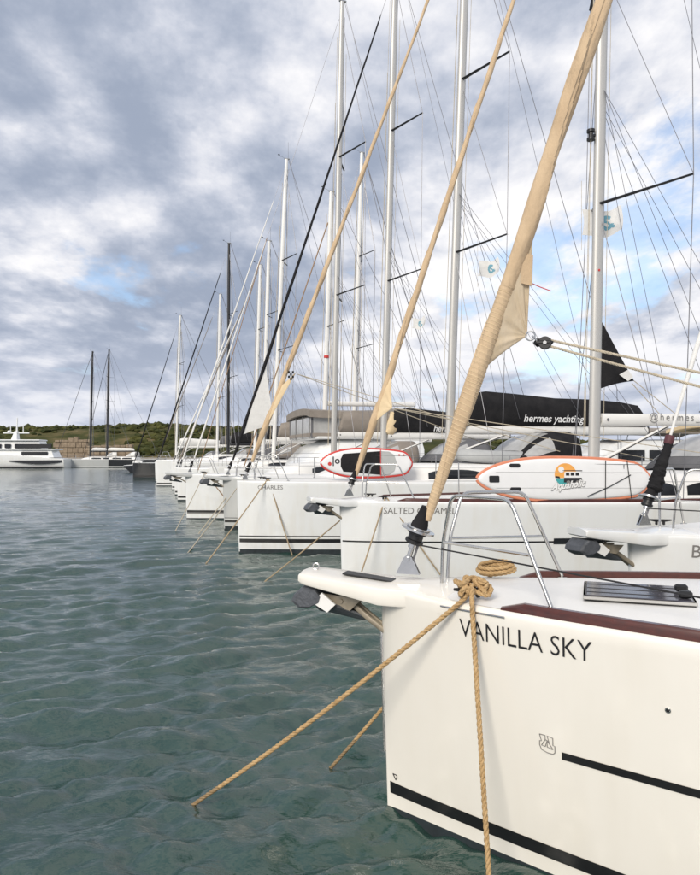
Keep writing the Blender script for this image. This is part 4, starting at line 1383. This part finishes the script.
# steaming light and winches on the mast
for z, s in ((zc(134), 1.0),):
    g = G().add(disc_cyl(at(z) - (.20, 0, .1), (0, 0, 1), .075, .20, 16, [(0, 1), (.2, 1), (.25, .6), (.7, .6), (.75, 1), (1, 1)])).add(rbox(at(z) - (.14, 0, 0), (.12, .05, .05), .01))
    g.build('steaming_light', 'black_plastic', Y2['mast'], angle=35)
mk('mast_mark', disc_cyl(at(zc(270)) - (0.02, .086, 0), (0, 1, 0), .022, .01, 12), 'red_rail', Y2['mast'])


def flag(label, M3, w=.62, hgt=.44):
    root = empty('courtesy_flag', M3); tag(root, label, 'flag', None)
    def fn(u, t):
        return (w * u + .04 * math.sin(t * 3), .07 * math.sin(u * 6.2 + t * 1.6) * (u + .15), hgt * (t - .5) + .16 * u * u - .12 * u + .07 * math.sin(u * 7 + .8) * u)
    v, f = slab(fn, 22, 12, lambda u, t: (0, 1, 0), .003); mk('cloth', (v, f), 'white_cloth', root)
    def em(u, t):
        a = 2 * math.pi * u; rr = .11 + .10 * t
        uu, tt = .56 + math.cos(a * .82 + .9) * rr * .75, .54 + math.sin(a * .82 + .9) * rr * 1.35
        p = fn(uu, tt); return (p[0], p[1] - .006, p[2])
    mk('emblem', grid(em, 26, 3), 'flag_blue', root)
    def em2(u, t):
        uu, tt = .40 + .34 * u, .47 + .12 * math.sin(u * 5) + .10 * (t - .5); p = fn(uu, tt); return (p[0], p[1] - .007, p[2])
    mk('emblem_wave', grid(em2, 12, 2), 'flag_blue', root)
    mk('hoist_line', tube([(-.01, 0, hgt * .5 + .55), (-.01, 0, -hgt * .5 - .3)], .004, 6), 'rope_pale', root)
    return root


flag('small white flag with teal emblem peeping from behind thick tan furled jib', P(478, 268, 18.6), .55, .42)
flag('small white flag with teal emblem beside mast between two tan furled jibs', P(412, 323, 23.6), .42, .34)
f1 = P(582, 222, 13.6); flag('white flag with teal emblem below spreader of mast with black clew', f1, .78, .50)

# paddleboard: leaning on the port lifelines
x0, x1 = 2.02, 4.95
pa = np.array([x0, -(h2.wd(x0) + .02), h2.zd(x0) + .03]); pb = np.array([x1, -(h2.wd(x1) - .05), h2.zd(x1) + .03])
wa, wb = l2w(Y2, pa), l2w(Y2, pb)
ex = Vector(wb - wa).normalized(); ez0 = Vector((0, 0, 1)); ey = ez0.cross(ex).normalized(); ez = ex.cross(ey)
lean = Matrix.Rotation(math.radians(-7), 4, 'X')
M4 = Matrix(((ex.x, ey.x, ez.x, wa[0]), (ex.y, ey.y, ez.y, wa[1]), (ex.z, ey.z, ez.z, wa[2]), (0, 0, 0, 1))) @ lean
LB = float(np.linalg.norm(wb - wa))
sb, hwf, TB = paddle_board('paddle_board', M4, LB, .70, 'orange_rail', 'white paddleboard with orange edge and camper van sunset print on yacht rail')
yf = -TB / 2 - .004
cx, cz = LB * .50, .42
flat_patch('print_sun_disc', circ(cx, cz, .19, 40, -16, 196) , yf, 'logo_orange', sb)
flat_patch('print_sea', circ(cx, cz - .004, .19, 24, 198, 300) + [(cx + .02, cz - .058)], yf - .0006, 'logo_teal', sb)
flat_patch('print_sun', circ(cx - .075, cz + .085, .05, 20), yf - .003, 'board_white', sb)
flat_patch('print_headland', [(cx - .185, cz - .05), (cx - .10, cz - .06), (cx - .11, cz - .03), (cx - .18, cz - .02)], yf - .003, 'letter_black', sb)
flat_patch('print_van_body', [(cx - .03, cz - .05), (cx - .02, cz + .04), (cx + .02, cz + .05), (cx + .26, cz + .05), (cx + .275, cz - .05)], yf - .003, 'board_white', sb)
flat_patch('print_van_skirt', [(cx - .04, cz - .13), (cx - .03, cz - .05), (cx + .275, cz - .05), (cx + .28, cz - .13)], yf - .0036, 'letter_black', sb)
flat_patch('print_roof_rack', rect(cx - .05, cz + .062, cx + .29, cz + .074), yf - .003, 'letter_black', sb)
for k in range(3): flat_patch('print_van_window', rect(cx + .0 + k * .085, cz - .015, cx + .062 + k * .085, cz + .034), yf - .0056, 'letter_black', sb)
for k in (.04, .2): flat_patch('print_wheel', circ(cx + k, cz - .13, .035, 18), yf - .0066, 'letter_grey', sb)
v, f = text_geo('Aquaholic', .45, .03)
s = .60 / v[:, 0].max(); mk('print_script', ([(cx - .26 + a * s, yf - .008, cz - .30 + b * s * 1.15 + a * s * .12) for a, b in v], f), 'letter_white', sb, False)
v2, f2_ = text_geo('Aquaholic', .45, .055)
s = .615 / v2[:, 0].max(); mk('print_script_outline', ([(cx - .268 + a * s, yf - .0074, cz - .307 + b * s * 1.15 + a * s * .12) for a, b in v2], f2_), 'letter_grey', sb, False)
flat_patch('carry_handle', [(.20, .29), (.34, .29), (.355, .30), (.355, .39), (.34, .40), (.20, .40), (.185, .39), (.185, .30)], yf - .004, 'black_plastic', sb, .008)
for z in (.15, .54): flat_patch('d_ring_patch', [(.55, z), (.70, z), (.72, z + .03), (.70, z + .06), (.55, z + .06), (.53, z + .03)], yf - .004, 'black_plastic', sb, .008)
for x in (.62, .665 + .02): pass
for x, e in ((LB * .73, .02), (LB * .87, -.02)):
    mk('strap', tube([(x - e, yf - .004, .02), (x, yf - .006, .35), (x + e, yf - .004, .66)], .007, 6), 'rope_black', sb)
mk('strap', tube([(LB * .62, yf - .008, .06), (LB * .75, yf - .008, .22), (LB * .88, yf - .008, .42)], .007, 6), 'rope_black', sb)
for z in (.2, .46): mk('deck_seam', tube([(LB * .1, yf + .001, z), (LB * .95, yf + .001, z)], .0025, 5), 'board_grey', sb)

# ---- fourth yacht, plumb bow, two stripes
Y3 = yacht('sailing_yacht', 'white plumb bowed yacht with two black waterline stripes and red edged paddleboard', (-2.66, 16.7), -.30, hf=1.70, sprit=0, anch=False, ms=5.5, mh=17.4, rake=.037, span=1.5,
           bag='black_cloth', bagh=.44, text='hermes yachting', tx=(1.95, 1.9), boom_z=2.97, boom_ln=6.1, hood='black_cloth', jibR=.066, jt=(.028, .90), fsx=.15, wr=.0085, roof=.40,
           stripes=((.02, 11.9, .22, .31, 'paint_black'), (.02, 11.9, .36, .385, 'paint_black'), (.02, 11.9, -.2, .06, 'antifoul')))
r3, h3 = Y3['root'], Y3['h']
h3.lettering('name_lettering', 'CHARLES', .42, 1.50, .60, .095, 'letter_grey', r3)
d3 = Y3['ft'] - Y3['base']; b3 = Y3['base']
clew_patch(r3, b3 + d3 * .15, b3 + d3 * .085, w2l(Y3, P(296, 372, 16.5)), 'cream_cloth', .03)
for ci in range(3):
    for cj in range(4):
        if (ci + cj) % 2 == 0:
            mk('checker_square', slab(lambda u, t: w2l(Y3, P(288 + 2.0 * (ci + u), 371 + 2.3 * (cj + t), 16.45)), 1, 1, lambda u, t: (0, -1, 0), .01), 'black_cloth', r3)
for sd in (-1, 1): wire('jib_sheet', w2l(Y3, P(297, 374, 16.5)), (8.0, sd * 1.3, 2.4), r3, .009, 'rope_pale')
# cream sail heads bunched at the mast front
def bundle(Y, z, m, s=1.0, parent=None):
    at = Y['mast_at']; c = at(z); rings = []
    for k, (dx, hh, wv) in enumerate(((-.02, 0, .10), (-.04, .10, .20), (.02, .22, .22), (-.02, .34, .17), (.06, .48, .19), (.10, .66, .14), (.04, .86, .05))):
        rings.append([(c[0] + .28 * s + dx * s + math.cos(2 * math.pi * j / 14) * wv * s * 1.1, math.sin(2 * math.pi * j / 14) * wv * s * .9 + .02 * math.sin(k * 5 + j * 2), c[2] + hh * s) for j in range(14)])
    return mk('sail_head_cover', loft(rings), m, Y['root'], True, 60)
bundle(Y3, 2.95, 'cream_cloth', 1.0)
sb3a = np.array([1.80, -(h3.wd(1.80) + .0), h3.zd(2) + .12]); sb3b = np.array([3.92, -(h3.wd(3.92) - .1), h3.zd(4.5) + .12])
wa, wb = l2w(Y3, sb3a), l2w(Y3, sb3b)
ex = Vector(wb - wa).normalized(); ey = ez0.cross(ex).normalized(); ez = ex.cross(ey)
M4 = Matrix(((ex.x, ey.x, ez.x, wa[0]), (ex.y, ey.y, ez.y, wa[1]), (ex.z, ey.z, ez.z, wa[2]), (0, 0, 0, 1))) @ lean
LB = float(np.linalg.norm(wb - wa))
sb3, hwf, TB = paddle_board('paddle_board', M4, LB, .66, 'red_rail', 'white paddleboard with red edge and large black deck pad on yacht rail')
yf = -TB / 2 - .004
flat_patch('deck_pad', [(.52, .12), (1.40, .05), (1.40, .61), (.52, .54), (.46, .42), (.46, .24)], yf, 'black_cloth', sb3, .008)
flat_patch('tail_pad', [(1.43, .05), (1.62, .06), (1.74, .14), (1.80, .33), (1.74, .52), (1.62, .60), (1.43, .61)], yf, 'board_grey', sb3, .008)
flat_patch('print_drop', circ(.20, .30, .045, 16) , yf, 'red_rail', sb3)
v, f = text_geo('|o', 0, .02); s = .17 / v[:, 0].max(); mk('print_mark', ([(.27 + a * s, yf - .002, .25 + b * s) for a, b in v], f), 'letter_black', sb3, False)
for x in (1.86, 1.97): flat_patch('d_ring_patch', circ(x, .52, .025, 14), yf, 'red_rail', sb3)
mk('strap', tube([(1.41, yf - .01, .02), (1.41, yf - .012, .64)], .010, 6), 'red_rail', sb3)

# ---- fifth yacht: black furled jib with a white skirt, dark grey sprit
Y4 = yacht('sailing_yacht', 'pale grey yacht with black furled jib and white sail skirt, dark anchor on bow', (-3.95, 21.9), -.30, hf=1.62, hullm='hull_pale_grey', sprit=.62, sprit_m='hull_pale_grey', ms=5.3, mh=19.0, rake=.027, span=1.4,
           bag='black_cloth', bagh=.40, text='hermes', tx=(1.6, .9), boom_z=2.95, hood='grey_cloth', jib='black_cloth', jibR=.052, jt=(.028, .93), wr=.009, lod=1,
           stripes=((.02, 11.9, .20, .27, 'paint_black'), (.02, 11.9, .33, .35, 'paint_black'), (.02, 11.9, -.2, .08, 'antifoul')), anchor_s=1.3)
r4 = Y4['root']; d4 = Y4['ft'] - Y4['base']; b4 = Y4['base']
clew_patch(r4, b4 + d4 * .215, b4 + d4 * .075, b4 + d4 * .095 + np.array([.95, -.05, .02]), 'white_cloth', .03, 'sail_skirt')
bundle(Y4, 3.0, 'cream_cloth', .9)

# ---- sixth yacht
Y5 = yacht('sailing_yacht', 'white yacht with overhanging grey anchor and thin black waterline stripe, bow rails', (-6.0, 25.6), -.30, hf=1.62, sprit=.75, sprit_m='hull_pale_grey', ms=5.6, mh=20.1, rake=.02, span=1.5,
           bag='taupe_cloth', boom_z=3.1, hood='taupe_cloth', jib='white_cloth', jibR=.035, jt=(.028, .5), wr=.0105, lod=1, anchor_s=1.2,
           stripes=((.02, 11.9, .20, .29, 'paint_black'), (.02, 11.9, .16, .19, 'letter_grey')))
Y5['h'].lettering('name_lettering', 'BALI', .5, 1.35, .34, .10, 'letter_grey', Y5['root'])

# ---- yachts further down the row
far = [
    dict(stem=(-8.9, 36.0), hf=1.65, mh=18.3, ms=5.0, rake=.045, mastm='mast_white', jib='white_cloth', bag='taupe_cloth', label='white yacht with taupe boom cover behind the grey anchored bow'),
    dict(stem=(-10.3, 41.0), hf=1.6, mh=15.4, ms=5.2, rake=.03, mastm='mast_white', jib='taupe_cloth', bag='black_cloth', label='white yacht with taupe furled jib and black boom cover'),
    dict(stem=(-12.0, 47.0), hf=1.85, mh=15.6, ms=5.6, rake=.03, mastm='mast_white', jib='white_cloth', bag='grey_cloth', label='white high sided yacht with grey boom cover, second farthest white bow'),
    dict(stem=(-14.7, 53.0), hf=1.95, mh=18.9, ms=5.4, rake=.004, mastm='mast_black', jib='black_cloth', bag='black_cloth', label='white high sided yacht with black mast and black furled jib'),
    dict(stem=(-17.3, 62.0), hf=1.7, mh=17.0, ms=5.4, rake=.02, mastm='mast_white', jib='taupe_cloth', bag='grey_cloth', label='white yacht with white mast just beyond the black masted yacht'),
    dict(stem=(-22.4, 72.0), hf=1.5, mh=17.0, ms=4.3, rake=.03, mastm='mast_white', jib='black_cloth', bag='white_cloth', label='black hulled yacht with white mast at the end of the row', hullm='hull_black'),
    dict(stem=(-4.8, 37.5), hf=1.6, mh=19.3, ms=5.2, rake=.03, mastm='mast_white', jib='rope', bag='brown_cloth', label='white yacht with brown boom cover half hidden behind the catamaran'),
]
for i, c in enumerate(far):
    j = c['jib']
    y = yacht('sailing_yacht', c['label'], c['stem'], -.30, hf=c['hf'], hullm=c.get('hullm', 'hull_white'), sprit=0, anch=False, ms=c['ms'], mh=c['mh'], rake=c['rake'], mastm=c['mastm'],
              jib=None if j == 'rope' else j, jibR=.06 if j == 'black_cloth' else .05, bag=c['bag'], hood='grey_cloth' if i % 2 else 'taupe_cloth', bim='taupe_cloth' if i in (0, 2) else None,
              boom_z=3.15, lod=1, wr=.013 + .0025 * max(0, i - 2), span=1.3,
              stripes=((.02, 11.9, .10, .2, 'paint_black'),))


# ---- catamaran with canvas enclosure
def catamaran():
    st = Vector((-6.0, 31.5, 0)); t = -.30
    root = empty('catamaran', st, -t); tag(root, 'white catamaran with grey canvas cockpit enclosure under a taupe roof', 'catamaran')
    L = 12.5
    h = Hull(L=L, hf=1.75, wd=.30, ww=.20, bmax=.8)
    for sd in (-1, 1):
        g = []
        p = empty_part('float_hull', root); p.location = (0, sd * 2.9, 0)
        h.build(p, 'hull_white', 'deck_white'); h.stripe('hull_stripe', .05, L - .2, .08, .2, 'paint_black', p, .01)
    mk('bridge_deck', rbox((7.2, 0, 1.35), (8.4, 5.2, .7), .12), 'hull_white', root, True, 35)
    mk('crossbeam', tube([(1.2, -2.9, 1.68), (1.2, 2.9, 1.68)], .09, 12), 'mast_alloy', root)
    mk('trampoline', slab(lambda u, v: (1.25 + 1.8 * u, -2.5 + 5 * v, 1.64 - .05 * math.sin(math.pi * v)), 6, 10, lambda u, v: (0, 0, 1), .02), 'white_cloth', root)
    # rounded saloon
    rings = []
    for k, (x, hw, z) in enumerate(((3.4, 1.6, 1.72), (3.6, 2.0, 2.05), (4.3, 2.35, 2.7), (5.0, 2.5, 2.95), (7.5, 2.55, 3.0), (9.0, 2.5, 2.95), (9.05, 2.5, 2.9))):
        rings.append([(x, -hw, 1.6), (x, -hw, 1.6 + (z - 1.6) * .75), (x, -hw * .9, z), (x, 0, z + .08), (x, hw * .9, z), (x, hw, 1.6 + (z - 1.6) * .75), (x, hw, 1.6)])
    s = mk('saloon', loft(rings), 'hull_white', root, True, 40)
    for (a, b) in ((5.0, 6.6), (6.8, 8.6)): mk('window', rbox(((a + b) / 2, -2.53, 2.35), (b - a, .06, .42), .03), 'dark_glass', s, True, 30)
    mk('brow', rbox((5.8, 0, 3.06), (3.6, 5.1, .12), .05), 'hull_white', root, True, 30)
    # canvas enclosure: taupe top, grey clear sides
    e = mk('canvas_enclosure', rbox((6.0, 0, 3.55), (4.4, 4.4, 1.05), .12), 'clear_vinyl', root, True, 35)
    mk('canvas_roof', slab(lambda u, v: (3.7 + 4.7 * u, -2.45 + 4.9 * v, 4.42 - .16 * abs(v * 2 - 1) ** 3 - .09 * math.sin(u * 3) + .10 * u), 8, 8, lambda u, v: (0, 0, 1), .30), 'taupe_cloth', e)
    for x in (3.85, 5.3, 6.8, 8.2): mk('canvas_seam', rbox((x, -2.21, 3.55), (.09, .03, 1.0), .01), 'grey_cloth', e, True, 30)
    for y in (-2.0, -.7, .7, 2.0): mk('canvas_seam', rbox((3.79, y, 3.55), (.03, .09, 1.0), .01), 'grey_cloth', e, True, 30)
    mk('canvas_hem', rbox((6.0, -2.21, 3.2), (4.3, .03, .16), .01), 'taupe_cloth', e, True, 30); mk('canvas_hem', rbox((3.79, 0, 3.2), (.03, 4.3, .16), .01), 'taupe_cloth', e, True, 30)
    mk('canvas_door_flap', slab(lambda u, v: (6.9 + .5 * u * (1 - v), -2.25, 3.1 + 1.1 * v), 4, 4, lambda u, v: (0, -1, 0), .01), 'black_cloth', e)
    Y = {}
    mast, ft = mast_rig(Y, h, root, 5.0, 14.8, .03, 'mast_white', levels=(.45,), span=1.2, fs_frac=.9, mi_z=1.4, wr=.011)
    boom_rig(Y, h, root, 5.0, 4.75, 4.4, None, 'mast_white', .35, lazy=False, vang=False)
    mk('mast_band', disc_cyl(Y['mast_at'](6.9) - (0, 0, 0), (0, 0, 1), .125, .12, 16), 'red_rail', mast)
    wire('forestay', (1.2, 0, 1.75), ft, mast, .03, 'rope_brown')
    rails(h, root, 1.2, 11, 1.6, .65, .014, .007, sides=(-1,))
    for o in root.children:
        if o.name.startswith(('stanchion', 'lifeline')): o.location.y -= 2.9


catamaran()

# ---- thin stay with coloured line next to the fourth yacht, belongs to the sixth
wire('furling_line', (.4, -.2, 1.75), Y5['ft'] * .5 + Y5['base'] * .5, Y5['root'], .016, 'rope_brown')

# deflated dinghies on foredecks
def foredeck_dinghy(Y, x, y, s, label, m='rubber_grey'):
    z = Y['h'].deckz(x) + .38
    w = l2w(Y, np.array([x, y, z])); root = empty('rubber_dinghy', tuple(w), -(-.30)); tag(root, label, 'dinghy')
    root.rotation_euler[2] = Y['root'].rotation_euler[2]
    pts = [(1.3, -.5, .16), (.4, -.62, .16), (-.6, -.55, .18), (-1.15, -.28, .22), (-1.3, 0, .25), (-1.15, .28, .22), (-.6, .55, .18), (.4, .62, .16), (1.3, .5, .16)]
    mk('tube', tube([np.array(p) * s for p in catmull(pts, 5)], .19 * s, 14), m, root)
    mk('floor', rbox((0, 0, .06), (2.0 * s, .8 * s, .05), .02), 'grey_cloth', root, True, 30)
    mk('transom', rbox((1.1 * s, 0, .2 * s), (.05, .8 * s, .35 * s), .02), 'deck_white', root, True, 30)


foredeck_dinghy(Y3, 7.0, -.2, .9, 'pale grey rubber dinghy lying on coachroof behind the printed paddleboard')

# ------------------------------------------------------------------ mooring lines of the other boats
def bow_lines(Y, which, specs):
    h = Y['h']
    for (side, px, py, lab) in specs:
        d = CAM_H * F_PX / (py - HOR)
        a = l2w(Y, np.array([.62, side * (h.wd(.62) - .06), h.zd(.6) + .05]))
        mooring(lab, a, P(px, py, d), .0125 if which < 3 else .015, False, 'rope_dull' if which < 4 else 'rope_pale', sg=.02)


bow_lines(Y2, 2, [(-1, 352, 600, 'slack tan rope dropping from the third bow behind the near anchor'), (1, 268, 579, 'tan rope slanting left from the plain stem behind the near bowsprit')])
a = l2w(Y2, np.array([.64, -(h2.wd(.64) - .04), h2.zd(.6) + .05])); mooring('tan rope crossing the side of the yacht with printed paddleboard', a, np.array(l2w(Y2, np.array([1.7, -(h2.ww(1.7) + .25), 0]))), .0125, False, 'rope_dull')
bow_lines(Y3, 3, [(-1, 208, 561, 'tan rope slanting from plumb bow with two stripes toward open water')])
a = l2w(Y3, np.array([.64, -(h3.wd(.64) - .04), h3.zd(.6) + .05])); mooring('tan rope hanging down the side of the plumb bow with stripes', a, np.array(l2w(Y3, np.array([1.15, -(h3.ww(1.15) + .2), 0]))), .0145, False, 'rope_dull')
bow_lines(Y4, 4, [(-1, 192, 548, 'pale rope from pale grey bow slanting into the water'), (1, 200, 532, 'second pale rope from pale grey bow, farther side')])
bow_lines(Y5, 5, [(-1, 176, 530, 'pale rope slanting from bow with overhanging grey anchor')])
a = l2w(Y5, np.array([.64, -(Y5['h'].wd(.64) - .04), 1.66])); mooring('reddish brown rope crossing the white bow below the overhanging anchor', a, np.array(l2w(Y5, np.array([1.9, -(Y5['h'].ww(1.9) + .2), 0]))), .018, False, 'rope_brown')


# ------------------------------------------------------------------ motor cruisers lying behind the yachts, at the pier
def cruiser(stem, t, L, label, canvas='cream_cloth', hullm='hull_white', ht=2.0):
    root = empty('cabin_cruiser', (stem[0], stem[1], 0), -t); tag(root, label, 'motorboat')
    h = Hull(L=L, hf=1.55, wd=.60, ww=.40, bmax=1.7, sheer=.02, rake=.45)
    h.build(root, hullm, 'deck_white')
    for sd in (-1, 1): h.stripe('hull_stripe', .4, L - .2, .9, 1.0, 'paint_black', root, .006, sd)
    z0 = 1.5
    rings = []
    for (x, hw, z) in ((L * .26, .8, z0 + .02), (L * .30, 1.15, z0 + .35), (L * .42, 1.4, z0 + 1.25), (L * .48, 1.45, z0 + 1.45), (L * .80, 1.5, z0 + 1.5), (L * .82, 1.5, z0 + 1.4)):
        rings.append([(x, -hw, z0 - .1), (x, -hw, z0 + (z - z0) * .8), (x, -hw * .88, z), (x, 0, z + .07), (x, hw * .88, z), (x, hw, z0 + (z - z0) * .8), (x, hw, z0 - .1)])
    c = mk('cabin', loft(rings), hullm, root, True, 40)
    for (a, b) in ((.44, .56), (.58, .69), (.71, .79)):
        mk('window', rbox((L * (a + b) / 2, -1.48, z0 + .8), (L * (b - a), .06, .46), .03), 'dark_glass', c, True, 30)
    mk('canopy', slab(lambda u, v: (L * .40 + L * .56 * u, -1.6 + 3.2 * v, z0 + ht - .18 * abs(v * 2 - 1) ** 2.5 - .08 * (u * 2 - 1) ** 2), 10, 10, lambda u, v: (0, 0, 1), .12), canvas, root)
    for x in (L * .45, L * .68, L * .93):
        mk('canopy_frame', tube(bend([(x, -1.5, z0), (x, -1.5, z0 + ht - .25), (x, 1.5, z0 + ht - .25), (x, 1.5, z0)], .25), .02, 8), 'stainless', root)
    rails(h, root, 1.0, L * .5, 1.2, .6, .014, .007)


cruiser((8.2, 23.5), -.30, 11.0, 'white cabin cruiser with cream canopy beyond the black boom cover', 'cream_cloth')
cruiser((13.6, 26.8), -.30, 11.0, 'white cabin cruiser with grey canopy farthest right behind the yachts', 'grey_cloth', ht=2.2)
cruiser((6.5, 31.0), -.30, 12.0, 'white cabin cruiser with taupe canopy behind the striped plumb bowed yacht', 'taupe_cloth', ht=2.1)
